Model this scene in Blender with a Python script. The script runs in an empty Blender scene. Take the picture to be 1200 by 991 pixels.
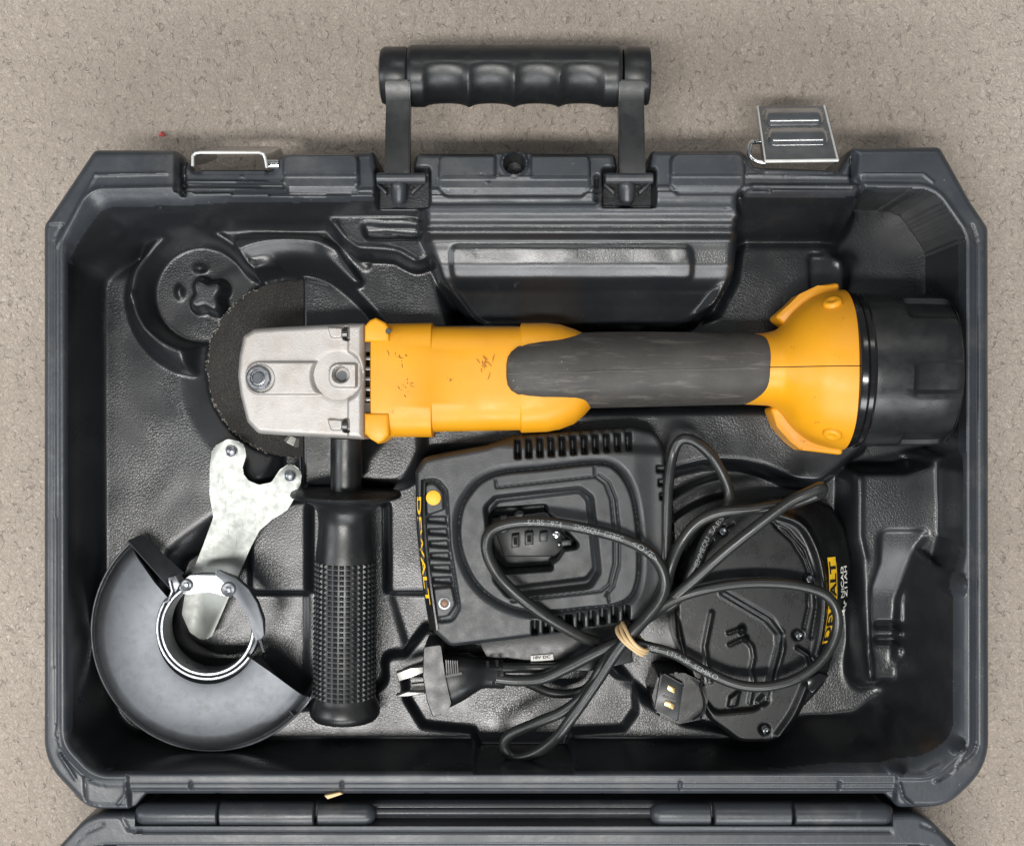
import bpy, bmesh, math, random
import numpy as np
from mathutils import Vector, Matrix

random.seed(4)
np.random.seed(4)
SC = bpy.context.scene
COL = SC.collection

# ------------------------------------------------------------------ camera, light, exposure
S = 0.00046            # metres per photo pixel on the plane of the case rim
ZR = 0.085             # height of the case rim above the carpet
CZ = 0.785             # camera height
D = CZ - ZR
CX0, CY0 = 600.0, 495.5

cam_data = bpy.data.cameras.new("camera")
cam = bpy.data.objects.new("camera", cam_data)
COL.objects.link(cam)
cam.location = (0, 0, CZ)
cam_data.sensor_width = 36.0
cam_data.lens = 36.0 * D / (1200 * S)
cam_data.clip_start = 0.02
cam_data.clip_end = 50
SC.camera = cam

world = bpy.data.worlds.new("World")
SC.world = world
world.use_nodes = True
world.node_tree.nodes["Background"].inputs[0].default_value = (0.92, 0.97, 1.0, 1)
world.node_tree.nodes["Background"].inputs[1].default_value = 0.20


def area(name, loc, target, sx, sy, power, col=(1, 1, 1)):
    l = bpy.data.lights.new(name, 'AREA')
    l.shape = 'RECTANGLE'
    l.size, l.size_y = sx, sy
    l.energy = power
    l.color = col
    o = bpy.data.objects.new(name, l)
    COL.objects.link(o)
    o.location = loc
    d = Vector(target) - Vector(loc)
    o.rotation_euler = d.to_track_quat('-Z', 'Y').to_euler()
    return o


area("ceiling_tube_lamp", (-0.35, -0.66, 2.45), (-0.35, -0.66, 0), 1.3, 0.22, 50, (1.0, 0.98, 0.95))
area("ceiling_tube_lamp", (0.3, 1.75, 2.45), (0.3, 1.75, 0), 1.6, 0.30, 14, (1.0, 0.97, 0.93))
area("window_light", (-2.0, -0.3, 1.6), (0, 0, 0), 0.8, 1.2, 20, (0.93, 0.97, 1.0))
area("window_light", (0.1, -2.1, 1.75), (0, 0, 0.05), 2.2, 0.6, 52, (0.97, 0.985, 1.0))

SC.view_settings.view_transform = 'Standard'
SC.view_settings.look = 'None'
SC.view_settings.gamma = 1
SC.view_settings.exposure = 0.0
SC.view_settings.use_curve_mapping = False


# ------------------------------------------------------------------ helpers
def ratio(z):
    return (CZ - z) / D


def P(px, py, z):
    """world point at height z seen at photo pixel (px, py)"""
    k = ratio(z) * S
    return ((px - CX0) * k, -(py - CY0) * k, z)


def UV(px, py, z):
    """rim-plane pixel coordinates of that same point"""
    r = ratio(z)
    return (CX0 + (px - CX0) * r, CY0 + (py - CY0) * r)


ORG = {}


def root(name, label, cat, loc, group=None):
    o = bpy.data.objects.new(name, None)
    o.empty_display_size = 0.01
    o.location = loc
    COL.objects.link(o)
    o["label"] = label
    o["category"] = cat
    if group:
        o["group"] = group
    ORG[o] = Vector(loc)
    return o


def tag(o, label=None, cat=None, kind=None):
    if label: o["label"] = label
    if cat: o["category"] = cat
    if kind: o["kind"] = kind
    return o


def mk(name, verts, faces, mat, parent=None, smooth=True, angle=40, org=None):
    """mesh object from world-space verts"""
    o0 = ORG.get(parent, Vector((0, 0, 0))) if parent else (Vector(org) if org else Vector((0, 0, 0)))
    v = np.asarray(verts, dtype=np.float64) - np.array(o0)
    me = bpy.data.meshes.new(name)
    if isinstance(faces, np.ndarray) and faces.ndim == 2:
        n, k = faces.shape
        me.vertices.add(len(v))
        me.vertices.foreach_set("co", v.ravel())
        me.loops.add(n * k)
        me.loops.foreach_set("vertex_index", faces.ravel().astype(np.int32))
        me.polygons.add(n)
        me.polygons.foreach_set("loop_start", np.arange(0, n * k, k, dtype=np.int32))
        me.update(calc_edges=True)
        me.validate()
    else:
        me.from_pydata([tuple(p) for p in v], [], faces)
        bm = bmesh.new()
        bm.from_mesh(me)
        bmesh.ops.recalc_face_normals(bm, faces=bm.faces)
        bm.to_mesh(me)
        bm.free()
    me.materials.append(mat)
    if smooth:
        me.shade_smooth()
        me.set_sharp_from_angle(angle=math.radians(angle))
    o = bpy.data.objects.new(name, me)
    COL.objects.link(o)
    if parent:
        o.parent = parent
        ORG[o] = o0
    else:
        o.location = o0
        ORG[o] = o0
    return o


def from_bm(name, bm, mat, parent=None, angle=40, org=None):
    bmesh.ops.recalc_face_normals(bm, faces=bm.faces)
    v = [tuple(x.co) for x in bm.verts]
    bm.verts.index_update()
    f = [[x.index for x in fc.verts] for fc in bm.faces]
    bm.free()
    return mk(name, v, f, mat, parent, True, angle, org)


def rpoly(pts, seg=6):
    """rounded outline; each point (x, y[, r])"""
    out = []
    n = len(pts)
    for i in range(n):
        p = pts[i]
        r = p[2] if len(p) > 2 else 0
        b = Vector((p[0], p[1]))
        if r <= 0:
            out.append((b.x, b.y))
            continue
        a = Vector(pts[i - 1][:2])
        c = Vector(pts[(i + 1) % n][:2])
        u = (a - b); w = (c - b)
        lu, lw = u.length, w.length
        u.normalize(); w.normalize()
        ang = max(0.05, u.angle(w))
        t = min(r / math.tan(ang / 2), lu * 0.49, lw * 0.49)
        p0, p2 = b + u * t, b + w * t
        for k in range(seg + 1):
            s = k / seg
            q = p0 * (1 - s) ** 2 + b * 2 * s * (1 - s) + p2 * s * s
            # closer to a circle than a parabola
            out.append((q.x, q.y))
    return out


def sdf_poly(U, V, poly):
    d2 = np.full(U.shape, 1e18)
    inside = np.zeros(U.shape, bool)
    n = len(poly)
    for i in range(n):
        ax, ay = poly[i]
        bx, by = poly[(i + 1) % n]
        ex, ey = bx - ax, by - ay
        L = ex * ex + ey * ey
        if L < 1e-12:
            continue
        wx, wy = U - ax, V - ay
        t = np.clip((wx * ex + wy * ey) / L, 0, 1)
        dd = (wx - ex * t) ** 2 + (wy - ey * t) ** 2
        np.minimum(d2, dd, out=d2)
        if ay != by:
            c = ((ay > V) != (by > V)) & (U < ex * (V - ay) / (by - ay) + ax)
            inside ^= c
    d = np.sqrt(d2)
    return np.where(inside, -d, d)


def d_line(U, V, pts):
    d2 = np.full(U.shape, 1e18)
    for (ax, ay), (bx, by) in zip(pts[:-1], pts[1:]):
        ex, ey = bx - ax, by - ay
        L = ex * ex + ey * ey + 1e-12
        t = np.clip(((U - ax) * ex + (V - ay) * ey) / L, 0, 1)
        np.minimum(d2, (U - ax - ex * t) ** 2 + (V - ay - ey * t) ** 2, out=d2)
    return np.sqrt(d2)


def sst(t):
    t = np.clip(t, 0, 1)
    return t * t * (3 - 2 * t)


def catmull(pts, n=8, closed=False):
    pts = [np.array(p, float) for p in pts]
    out = []
    m = len(pts)
    rng = range(m) if closed else range(m - 1)
    for i in rng:
        p0 = pts[(i - 1) % m] if closed or i > 0 else 2 * pts[0] - pts[1]
        p1 = pts[i]
        p2 = pts[(i + 1) % m]
        p3 = pts[(i + 2) % m] if closed or i + 2 < m else 2 * pts[-1] - pts[-2]
        for k in range(n):
            t = k / n
            out.append(0.5 * ((2 * p1) + (-p0 + p2) * t + (2 * p0 - 5 * p1 + 4 * p2 - p3) * t * t + (-p0 + 3 * p1 - 3 * p2 + p3) * t ** 3))
    if not closed:
        out.append(pts[-1])
    return out


class Field:
    """moulded relief: a height map cut to a clean outline"""

    def __init__(self, outline, cell, zref):
        self.outline = outline
        self.zref = zref
        xs = [p[0] for p in outline]; ys = [p[1] for p in outline]
        self.u = np.arange(min(xs) - 2 * cell, max(xs) + 2 * cell, cell)
        self.v = np.arange(min(ys) - 2 * cell, max(ys) + 2 * cell, cell)
        self.U, self.V = np.meshgrid(self.u, self.v)
        self.cell = cell
        self.sd = sdf_poly(self.U, self.V, outline)
        # pull the ring of outside vertices onto the outline
        gy, gx = np.gradient(self.sd, cell)
        g = np.maximum(np.hypot(gx, gy), 1e-6)
        near = (self.sd > 0) & (self.sd < 1.6 * cell)
        self.U = np.where(near, self.U - gx / g * self.sd, self.U)
        self.V = np.where(near, self.V - gy / g * self.sd, self.V)
        self.inside = self.sd <= 0
        self.Z = np.full(self.U.shape, zref, float)
        self.dist = np.where(self.inside, -self.sd, 0.0)

    def win(self, poly, m):
        xs = [p[0] for p in poly]; ys = [p[1] for p in poly]
        i0, i1 = np.searchsorted(self.u, [min(xs) - m, max(xs) + m])
        j0, j1 = np.searchsorted(self.v, [min(ys) - m, max(ys) + m])
        return (slice(max(0, j0 - 1), j1 + 1), slice(max(0, i0 - 1), i1 + 1))

    def flat(self, poly, z, w=4, w_in=0, mode='set', off=0):
        """plateau / pit with side walls w wide outside the outline"""
        s = self.win(poly, w + off + self.cell)
        if self.U[s].size == 0: return
        sd = sdf_poly(self.U[s], self.V[s], poly) - off
        zz = z(self.U[s], self.V[s]) if callable(z) else z
        q = np.clip((sd + w_in) / (w + w_in), 0, 1)
        # moulded edge: generous fillet where the wall meets the upper level
        up_ = np.sqrt(np.clip(1 - q * q, 0, 1))
        dn_ = 1 - np.sqrt(np.clip(1 - (1 - q) ** 2, 0, 1))
        t = np.where(zz > self.Z[s], up_, dn_) * 0.75 + sst(1 - q) * 0.25
        new = self.Z[s] * (1 - t) + zz * t
        if mode == 'max': new = np.maximum(self.Z[s], new)
        if mode == 'min': new = np.minimum(self.Z[s], new)
        self.Z[s] = new

    def add(self, poly, dz, w=3):
        s = self.win(poly, w + self.cell)
        if self.U[s].size == 0: return
        sd = sdf_poly(self.U[s], self.V[s], poly)
        self.Z[s] += dz * sst(0.5 - sd / w)

    def bead(self, pts, r, dz):
        s = self.win(pts, r + self.cell)
        if self.U[s].size == 0: return
        d = d_line(self.U[s], self.V[s], pts)
        self.Z[s] += dz * np.clip(1 - (d / r) ** 2, 0, 1) ** 1.6

    def groove(self, pts, r, dz):
        s = self.win(pts, r + self.cell)
        if self.U[s].size == 0: return
        d = d_line(self.U[s], self.V[s], pts)
        self.Z[s] -= dz * sst(1.4 - 1.4 * d / r)

    def bump(self, cx, cy, rx, ry, dz, p=1):
        s = self.win([(cx - rx, cy - ry), (cx + rx, cy + ry)], self.cell)
        if self.U[s].size == 0: return
        q = ((self.U[s] - cx) / rx) ** 2 + ((self.V[s] - cy) / ry) ** 2
        self.Z[s] += dz * np.clip(1 - q, 0, 1) ** (1.3 * p)

    def soften(self, n, where=None):
        Z = self.Z
        for _ in range(n):
            B = Z.copy()
            B[1:-1, 1:-1] = (Z[:-2, 1:-1] + Z[2:, 1:-1] + Z[1:-1, :-2] + Z[1:-1, 2:] + 2 * Z[1:-1, 1:-1]) / 6
            Z = B if where is None else Z * (1 - where) + B * where
        self.Z = Z

    def edge(self, r, h):
        t = np.clip(self.dist / r, 0, 1)
        self.Z -= h * (1 - np.sqrt(np.clip(1 - (1 - t) ** 2, 0, 1)))

    def build(self, name, mat, parent, base, angle=50):
        ny, nx = self.U.shape
        idx = np.arange(ny * nx).reshape(ny, nx)
        ins = self.inside
        keep = ins[:-1, :-1] | ins[1:, :-1] | ins[:-1, 1:] | ins[1:, 1:]
        a = idx[:-1, :-1][keep]; b = idx[:-1, 1:][keep]; c = idx[1:, 1:][keep]; d = idx[1:, :-1][keep]
        F = np.stack([a, d, c, b], 1)
        used, inv = np.unique(F.ravel(), return_inverse=True)
        F = inv.reshape(-1, 4)
        k = ratio(self.zref) * S
        X = (self.U.ravel()[used] - CX0) * k
        Y = -(self.V.ravel()[used] - CY0) * k
        Zz = self.Z.ravel()[used]
        Vt = np.stack([X, Y, Zz], 1)
        # skirt
        E = np.concatenate([F[:, [0, 1]], F[:, [1, 2]], F[:, [2, 3]], F[:, [3, 0]]])
        n = len(Vt)
        key = np.minimum(E[:, 0], E[:, 1]).astype(np.int64) * n + np.maximum(E[:, 0], E[:, 1])
        uk, first, cnt = np.unique(key, return_index=True, return_counts=True)
        B = E[first[cnt == 1]]
        bu, binv = np.unique(B.ravel(), return_inverse=True)
        top = Vt[bu].copy(); low = Vt[bu].copy(); low[:, 2] = base
        V2 = np.concatenate([Vt, low])
        bi = binv.reshape(-1, 2) + n
        SK = np.stack([B[:, 1], B[:, 0], bi[:, 0], bi[:, 1]], 1)
        FF = np.concatenate([F, SK])
        return mk(name, V2, FF, mat, parent, True, angle)


def tube_vf(pts, rad, nseg=12, closed=False, flat=1.0, caps=True):
    """pts world; rad number or list; flat<1 squashes vertically"""
    P_ = [Vector(p) for p in pts]
    n = len(P_)
    V_, F_ = [], []
    up0 = Vector((0, 0, 1))
    for i, p in enumerate(P_):
        a = P_[(i - 1) % n] if (closed or i > 0) else P_[0]
        b = P_[(i + 1) % n] if (closed or i < n - 1) else P_[-1]
        t = (b - a)
        if t.length < 1e-9: t = Vector((1, 0, 0))
        t.normalize()
        side = t.cross(up0)
        if side.length < 0.05: side = t.cross(Vector((0, 1, 0)))
        side.normalize()
        up = side.cross(t).normalized()
        r = rad[i] if hasattr(rad, '__len__') else rad
        for k in range(nseg):
            an = 2 * math.pi * k / nseg
            V_.append(p + side * (math.cos(an) * r) + up * (math.sin(an) * r * flat))
    m = n if closed else n - 1
    for i in range(m):
        j = (i + 1) % n
        for k in range(nseg):
            l = (k + 1) % nseg
            F_.append([i * nseg + k, i * nseg + l, j * nseg + l, j * nseg + k])
    if caps and not closed:
        F_.append(list(range(nseg))[::-1])
        F_.append([(n - 1) * nseg + k for k in range(nseg)])
    return V_, F_


def join(vfs):
    V_, F_ = [], []
    for v, f in vfs:
        o = len(V_)
        V_ += [tuple(x) for x in v]
        F_ += [[i + o for i in q] for q in f]
    return V_, F_


def prism(name, pts, z0, z1, mat, parent=None, bevel=0.0, seg=2, px=True, org=None, zs=None, angle=40, tilt=None):
    """upright prism; pts in photo pixels at height zs (default z1)"""
    zs = z1 if zs is None else zs
    bm = bmesh.new()
    q = [P(x, y, zs)[:2] for x, y in pts] if px else pts
    top = [bm.verts.new((x, y, z1)) for x, y in q]
    bot = [bm.verts.new((x, y, z0)) for x, y in q]
    ft = bm.faces.new(top)
    bm.faces.new(bot[::-1])
    n = len(q)
    for i in range(n):
        bm.faces.new((top[i], bot[i], bot[(i + 1) % n], top[(i + 1) % n]))
    if bevel > 0:
        es = [e for e in ft.edges]
        bmesh.ops.bevel(bm, geom=es, offset=bevel, segments=seg, profile=0.5, affect='EDGES', clamp_overlap=True)
    if tilt:
        for v in bm.verts:
            v.co.z += tilt(v.co.x, v.co.y)
    return from_bm(name, bm, mat, parent, angle, org)


def loft(sections, n=40, caps=True):
    """sections of world points rings -> verts, faces"""
    V_, F_ = [], []
    for ring in sections:
        V_ += [tuple(p) for p in ring]
    m = len(sections[0])
    for i in range(len(sections) - 1):
        for k in range(m):
            l = (k + 1) % m
            F_.append([i * m + k, i * m + l, (i + 1) * m + l, (i + 1) * m + k])
    if caps:
        F_.append(list(range(m))[::-1])
        F_.append([(len(sections) - 1) * m + k for k in range(m)])
    return V_, F_


def ring_x(px, y0, y1, zc, hz, nexp=2.0, m=48, mod=None):
    """superellipse ring across the x axis; silhouette rows y0..y1 in photo pixels at zc"""
    x, ya, _ = P(px, y0, zc)
    _, yb, _ = P(px, y1, zc)
    yc, hy = (ya + yb) / 2, abs(ya - yb) / 2
    out = []
    for k in range(m):
        t = 2 * math.pi * k / m
        c, s = math.cos(t), math.sin(t)
        f = mod(t) if mod else 1.0
        out.append((x, yc + hy * f * math.copysign(abs(c) ** (2 / nexp), c), zc + hz * f * math.copysign(abs(s) ** (2 / nexp), s)))
    return out


def lathe(name, prof, origin, axis, mat, parent=None, n=32, angle=35):
    """prof: (distance along axis, radius)"""
    ax = Vector(axis).normalized()
    s = ax.cross(Vector((0, 0, 1)))
    if s.length < 0.01: s = Vector((1, 0, 0))
    s.normalize()
    u = s.cross(ax)
    o = Vector(origin)
    rings = []
    for d, r in prof:
        rings.append([o + ax * d + (s * math.cos(2 * math.pi * k / n) + u * math.sin(2 * math.pi * k / n)) * max(r, 1e-5) for k in range(n)])
    v, f = loft(rings)
    return mk(name, v, f, mat, parent, True, angle)


def text_vf(s, size=1.0, bold=0.0):
    """filled outline of a word as flat verts and faces"""
    cu = bpy.data.curves.new("lettering", 'FONT')
    cu.body = s
    cu.size = size
    cu.offset = bold
    cu.resolution_u = 3
    o = bpy.data.objects.new("lettering", cu)
    COL.objects.link(o)
    dg = bpy.context.evaluated_depsgraph_get()
    me = bpy.data.meshes.new_from_object(o.evaluated_get(dg))
    v = [tuple(x.co) for x in me.vertices]
    f = [list(p.vertices) for p in me.polygons]
    bpy.data.objects.remove(o)
    bpy.data.curves.remove(cu)
    bpy.data.meshes.remove(me)
    return v, f


# ------------------------------------------------------------------ materials
def material(name, col, rough=0.5, metal=0.0, spec=0.5, coat=0.0, noise=None, bumps=(), rvar=0.08, dust=0.0, dustcol=(0.35, 0.32, 0.28), extra=None, aniso=None):
    m = bpy.data.materials.new(name)
    m.use_nodes = True
    nt = m.node_tree
    N, L = nt.nodes, nt.links
    b = N["Principled BSDF"]
    b.inputs["Metallic"].default_value = metal
    b.inputs["Specular IOR Level"].default_value = spec
    b.inputs["Coat Weight"].default_value = coat
    tc = N.new("ShaderNodeTexCoord")
    co = tc.outputs["Object"]

    def nz(scale, detail=4, rough_=0.55, vec=None):
        x = N.new("ShaderNodeTexNoise")
        x.inputs["Scale"].default_value = scale
        x.inputs["Detail"].default_value = detail
        x.inputs["Roughness"].default_value = rough_
        L.new(vec or co, x.inputs["Vector"])
        return x.outputs["Fac"]

    def mr(src, a, b_, c, d):
        x = N.new("ShaderNodeMapRange")
        x.inputs[1].default_value, x.inputs[2].default_value = a, b_
        x.inputs[3].default_value, x.inputs[4].default_value = c, d
        L.new(src, x.inputs[0])
        return x.outputs[0]

    def mixc(f, A, B):
        x = N.new("ShaderNodeMix")
        x.data_type = 'RGBA'
        if hasattr(f, 'links'): L.new(f, x.inputs[0])
        else: x.inputs[0].default_value = f
        for i, c in ((6, A), (7, B)):
            if hasattr(c, 'links'): L.new(c, x.inputs[i])
            else: x.inputs[i].default_value = (*c, 1)
        return x.outputs[2]

    color = None
    sc, amt = noise or (60, 0.15)
    dark = tuple(c * (1 - amt) for c in col); light = tuple(min(1, c * (1 + amt)) for c in col)
    color = mixc(mr(nz(sc), 0.3, 0.7, 0, 1), dark, light)
    r = mr(nz(sc * 2.3, 6), 0.3, 0.7, max(0.02, rough - rvar), min(1, rough + rvar))
    if dust:
        df = mr(nz(25, 8, 0.7), 0.52, 0.75, 0, dust)
        color = mixc(df, color, dustcol)
        # specks of lint
        vo = N.new("ShaderNodeTexVoronoi")
        vo.inputs["Scale"].default_value = 260
        L.new(co, vo.inputs["Vector"])
        sp = mr(vo.outputs["Distance"], 0.07, 0.10, 1, 0)
        ms = N.new("ShaderNodeMath"); ms.operation = 'MULTIPLY'
        L.new(sp, ms.inputs[0]); L.new(mr(nz(90, 2), 0.60, 0.64, 0, min(1, dust * 2.2)), ms.inputs[1])
        color = mixc(ms.outputs[0], color, (0.5, 0.47, 0.42))
    h = None
    for (kind, scale, strength, dist) in bumps:
        if kind == 'noise':
            f = nz(scale, 5, 0.6)
        elif kind == 'leather':
            ge = N.new("ShaderNodeNewGeometry"); sx = N.new("ShaderNodeSeparateXYZ")
            L.new(ge.outputs["Normal"], sx.inputs[0])
            flat_ = mr(sx.outputs[2], 0.955, 0.995, 0.12, 1)
            patchy = mr(nz(30, 3), 0.38, 0.6, 0.25, 1)
            w = N.new("ShaderNodeVectorMath"); w.operation = 'MULTIPLY_ADD'
            nzc = N.new("ShaderNodeTexNoise"); nzc.inputs["Scale"].default_value = scale * 0.8
            L.new(co, nzc.inputs["Vector"])
            w.inputs[1].default_value = (0.9 / scale,) * 3
            L.new(nzc.outputs["Color"], w.inputs[0]); L.new(co, w.inputs[2])
            vo = N.new("ShaderNodeTexVoronoi"); vo.feature = 'DISTANCE_TO_EDGE'
            vo.inputs["Scale"].default_value = scale
            L.new(w.outputs[0], vo.inputs["Vector"])
            f = mr(vo.outputs["Distance"], 0.0, 0.22, 0, 1)
            for g_ in (flat_, patchy):
                mm = N.new("ShaderNodeMath"); mm.operation = 'MULTIPLY'
                L.new(f, mm.inputs[0]); L.new(g_, mm.inputs[1]); f = mm.outputs[0]
        elif kind == 'lines':
            mp = N.new("ShaderNodeMapping")
            mp.inputs["Scale"].default_value = (scale, scale * 0.03, scale)
            L.new(co, mp.inputs["Vector"])
            f = nz(1.0, 4, 0.6, mp.outputs["Vector"])
        elif kind == 'scratch':
            mp = N.new("ShaderNodeMapping")
            mp.inputs["Rotation"].default_value = (0, 0, 0.7)
            mp.inputs["Scale"].default_value = (scale, scale * 0.04, scale)
            L.new(co, mp.inputs["Vector"])
            f = mr(nz(1.0, 3, 0.5, mp.outputs["Vector"]), 0.66, 0.72, 0, 1)
        bn = N.new("ShaderNodeBump")
        bn.inputs["Strength"].default_value = strength
        bn.inputs["Distance"].default_value = dist
        L.new(f, bn.inputs["Height"])
        if h: L.new(h, bn.inputs["Normal"])
        h = bn.outputs["Normal"]
    if h: L.new(h, b.inputs["Normal"])
    if extra:
        color, r = extra(nt, co, nz, mr, mixc, color, r)
    if hasattr(color, 'links'): L.new(color, b.inputs["Base Color"])
    L.new(r, b.inputs["Roughness"])
    return m


def case_extra(nt, co, nz, mr, mixc, color, r):
    N, L = nt.nodes, nt.links
    # pale scuffs where the shell has been rubbed
    mp = N.new("ShaderNodeMapping")
    mp.inputs["Rotation"].default_value = (0, 0, 0.4)
    mp.inputs["Scale"].default_value = (240, 30, 200)
    L.new(co, mp.inputs["Vector"])
    s = mr(nz(1.0, 5, 0.6, mp.outputs["Vector"]), 0.66, 0.78, 0, 0.35)
    return mixc(s, color, (0.12, 0.13, 0.14)), r


M_case = material("case_plastic", (0.0125, 0.0140, 0.0162), 0.31, spec=0.7, noise=(14, 0.18), bumps=[('leather', 640, 0.17, 0.0004), ('noise', 1500, 0.2, 0.0002), ('lines', 260, 0.03, 0.0004), ('scratch', 300, 0.06, 0.0002)], rvar=0.06, dust=0.03, extra=case_extra)
M_rim = material("case_rim_plastic", (0.030, 0.0345, 0.041), 0.38, spec=0.6, noise=(20, 0.15), bumps=[('noise', 1400, 0.22, 0.0002), ('noise', 120, 0.25, 0.0008)], rvar=0.07, dust=0.13, extra=case_extra)
M_black = material("black_plastic", (0.011, 0.012, 0.013), 0.34, spec=0.5, bumps=[('noise', 1600, 0.3, 0.0002)], dust=0.05)
M_charger = material("charger_plastic", (0.022, 0.024, 0.026), 0.42, spec=0.6, bumps=[('noise', 1700, 0.35, 0.0003)], dust=0.05)
M_gloss = material("glossy_black", (0.008, 0.008, 0.009), 0.16, spec=0.5, rvar=0.05, dust=0.03)
M_label = material("label_black", (0.010, 0.010, 0.011), 0.45, spec=0.4, rvar=0.05)
M_batt = material("battery_black", (0.006, 0.0064, 0.007), 0.30, spec=0.35, bumps=[('noise', 1300, 0.25, 0.0002)], dust=0.025)
M_cord = material("cord_rubber", (0.017, 0.018, 0.018), 0.33, spec=0.55, bumps=[('noise', 500, 0.15, 0.0003)], dust=0.05)
def grip_extra(nt, co, nz, mr, mixc, color, r):
    mp = nt.nodes.new("ShaderNodeMapping"); mp.inputs["Scale"].default_value = (40, 260, 200)
    nt.links.new(co, mp.inputs["Vector"])
    a = mr(nz(1.0, 6, 0.7, mp.outputs["Vector"]), 0.54, 0.70, 0, 0.7)
    b_ = mr(nz(75, 7, 0.75), 0.60, 0.72, 0, 0.5)
    return mixc(b_, mixc(a, color, (0.15, 0.135, 0.12)), (0.125, 0.095, 0.07)), r


M_grip = material("overmould_rubber", (0.052, 0.048, 0.044), 0.55, spec=0.4, noise=(35, 0.25), bumps=[('noise', 1200, 0.3, 0.0003)], dust=0.22, dustcol=(0.16, 0.14, 0.125), extra=grip_extra)
M_shade_line = material("shade_and_line_black", (0.004, 0.004, 0.004), 0.7, spec=0.2)  # near-black: shade inside openings painted in, also seams and print
M_ink = material("white_print", (0.27, 0.285, 0.285), 0.6)
M_yink = material("yellow_print", (0.86, 0.52, 0.02), 0.5)
M_cream = material("white_label", (0.78, 0.77, 0.72), 0.55)
M_brass = material("brass_contact", (0.80, 0.55, 0.25), 0.3, metal=1.0)
M_rubberband = material("tan_rubber", (0.66, 0.47, 0.25), 0.55, bumps=[('noise', 900, 0.4, 0.0004)])


def dirt_extra(nt, co, nz, mr, mixc, color, r):
    a = mr(nz(170, 7, 0.7), 0.63, 0.70, 0, 1)
    bb = mr(nz(28, 2), 0.50, 0.60, 0, 1)
    m = nt.nodes.new("ShaderNodeMath"); m.operation = 'MULTIPLY'
    nt.links.new(a, m.inputs[0]); nt.links.new(bb, m.inputs[1])
    c2 = mixc(mr(nz(18, 4), 0.42, 0.75, 0, 0.45), color, (0.58, 0.22, 0.015))
    return mixc(m.outputs[0], c2, (0.16, 0.055, 0.012)), r


M_yellow = material("yellow_plastic", (0.74, 0.325, 0.007), 0.44, spec=0.5, noise=(30, 0.06), bumps=[('noise', 900, 0.15, 0.0002)], extra=dirt_extra)
M_yclean = material("yellow_button", (0.85, 0.42, 0.02), 0.5)


def alu_extra(nt, co, nz, mr, mixc, color, r):
    return mixc(mr(nz(45, 6, 0.7), 0.5, 0.75, 0, 0.45), color, (0.25, 0.19, 0.14)), r


M_alu = material("cast_aluminium", (0.43, 0.41, 0.39), 0.48, metal=0.5, spec=0.5, noise=(60, 0.06), bumps=[('noise', 1500, 0.5, 0.0003)], extra=alu_extra)


def steel_extra(nt, co, nz, mr, mixc, color, r):
    return mixc(mr(nz(160, 8, 0.75), 0.58, 0.74, 0, 0.3), color, (0.20, 0.18, 0.15)), r


M_zinc = material("zinc_steel", (0.26, 0.27, 0.255), 0.42, metal=0.65, noise=(90, 0.05), bumps=[('noise', 420, 0.10, 0.0003), ('scratch', 900, 0.2, 0.0002)], extra=steel_extra)
M_guard = material("guard_steel", (0.115, 0.123, 0.134), 0.45, metal=0.8, noise=(90, 0.06), bumps=[('scratch', 500, 0.12, 0.0002)], rvar=0.015, extra=lambda nt, co, nz, mr, mixc, c, r: (mixc(mr(nz(160, 8, 0.75), 0.48, 0.72, 0, 0.6), mixc(mr(nz(700, 3, 0.6), 0.66, 0.74, 0, 0.25), c, (0.24, 0.245, 0.25)), (0.075, 0.07, 0.068)), r))
M_clamp = material("clamp_steel", (0.24, 0.25, 0.265), 0.33, metal=0.85, noise=(120, 0.12), bumps=[('noise', 600, 0.2, 0.0003)])
M_chrome = material("bright_steel", (0.74, 0.76, 0.78), 0.14, metal=1.0, bumps=[('scratch', 700, 0.1, 0.0002)], rvar=0.05)
M_latch = material("latch_steel", (0.40, 0.41, 0.42), 0.20, metal=1.0, bumps=[('scratch', 700, 0.12, 0.0002)], rvar=0.06)
M_screw = material("screw_steel", (0.12, 0.12, 0.12), 0.35, metal=0.9)
M_nickel = material("nickel_pin", (0.36, 0.355, 0.335), 0.38, metal=0.7)
M_edge_glint = material("edge_glint", (0.72, 0.72, 0.70), 0.30, metal=0.3)  # pale base paints in the glint along the latch steel edges


def disc_extra(nt, co, nz, mr, mixc, color, r):
    N, L = nt.nodes, nt.links
    g = mr(nz(2600, 2), 0.56, 0.64, 0, 0.7)
    c = mixc(g, color, (0.13, 0.115, 0.10))
    w = N.new("ShaderNodeTexWave"); w.inputs["Scale"].default_value = 380; w.inputs["Distortion"].default_value = 1.0
    L.new(co, w.inputs["Vector"])
    f = mr(w.outputs["Fac"], 0.86, 1.0, 0, 0.25)
    return mixc(f, c, (0.10, 0.092, 0.084)), r


M_disc = material("abrasive", (0.022, 0.021, 0.020), 0.85, spec=0.25, bumps=[('noise', 2200, 0.8, 0.0006)], extra=disc_extra)


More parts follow.
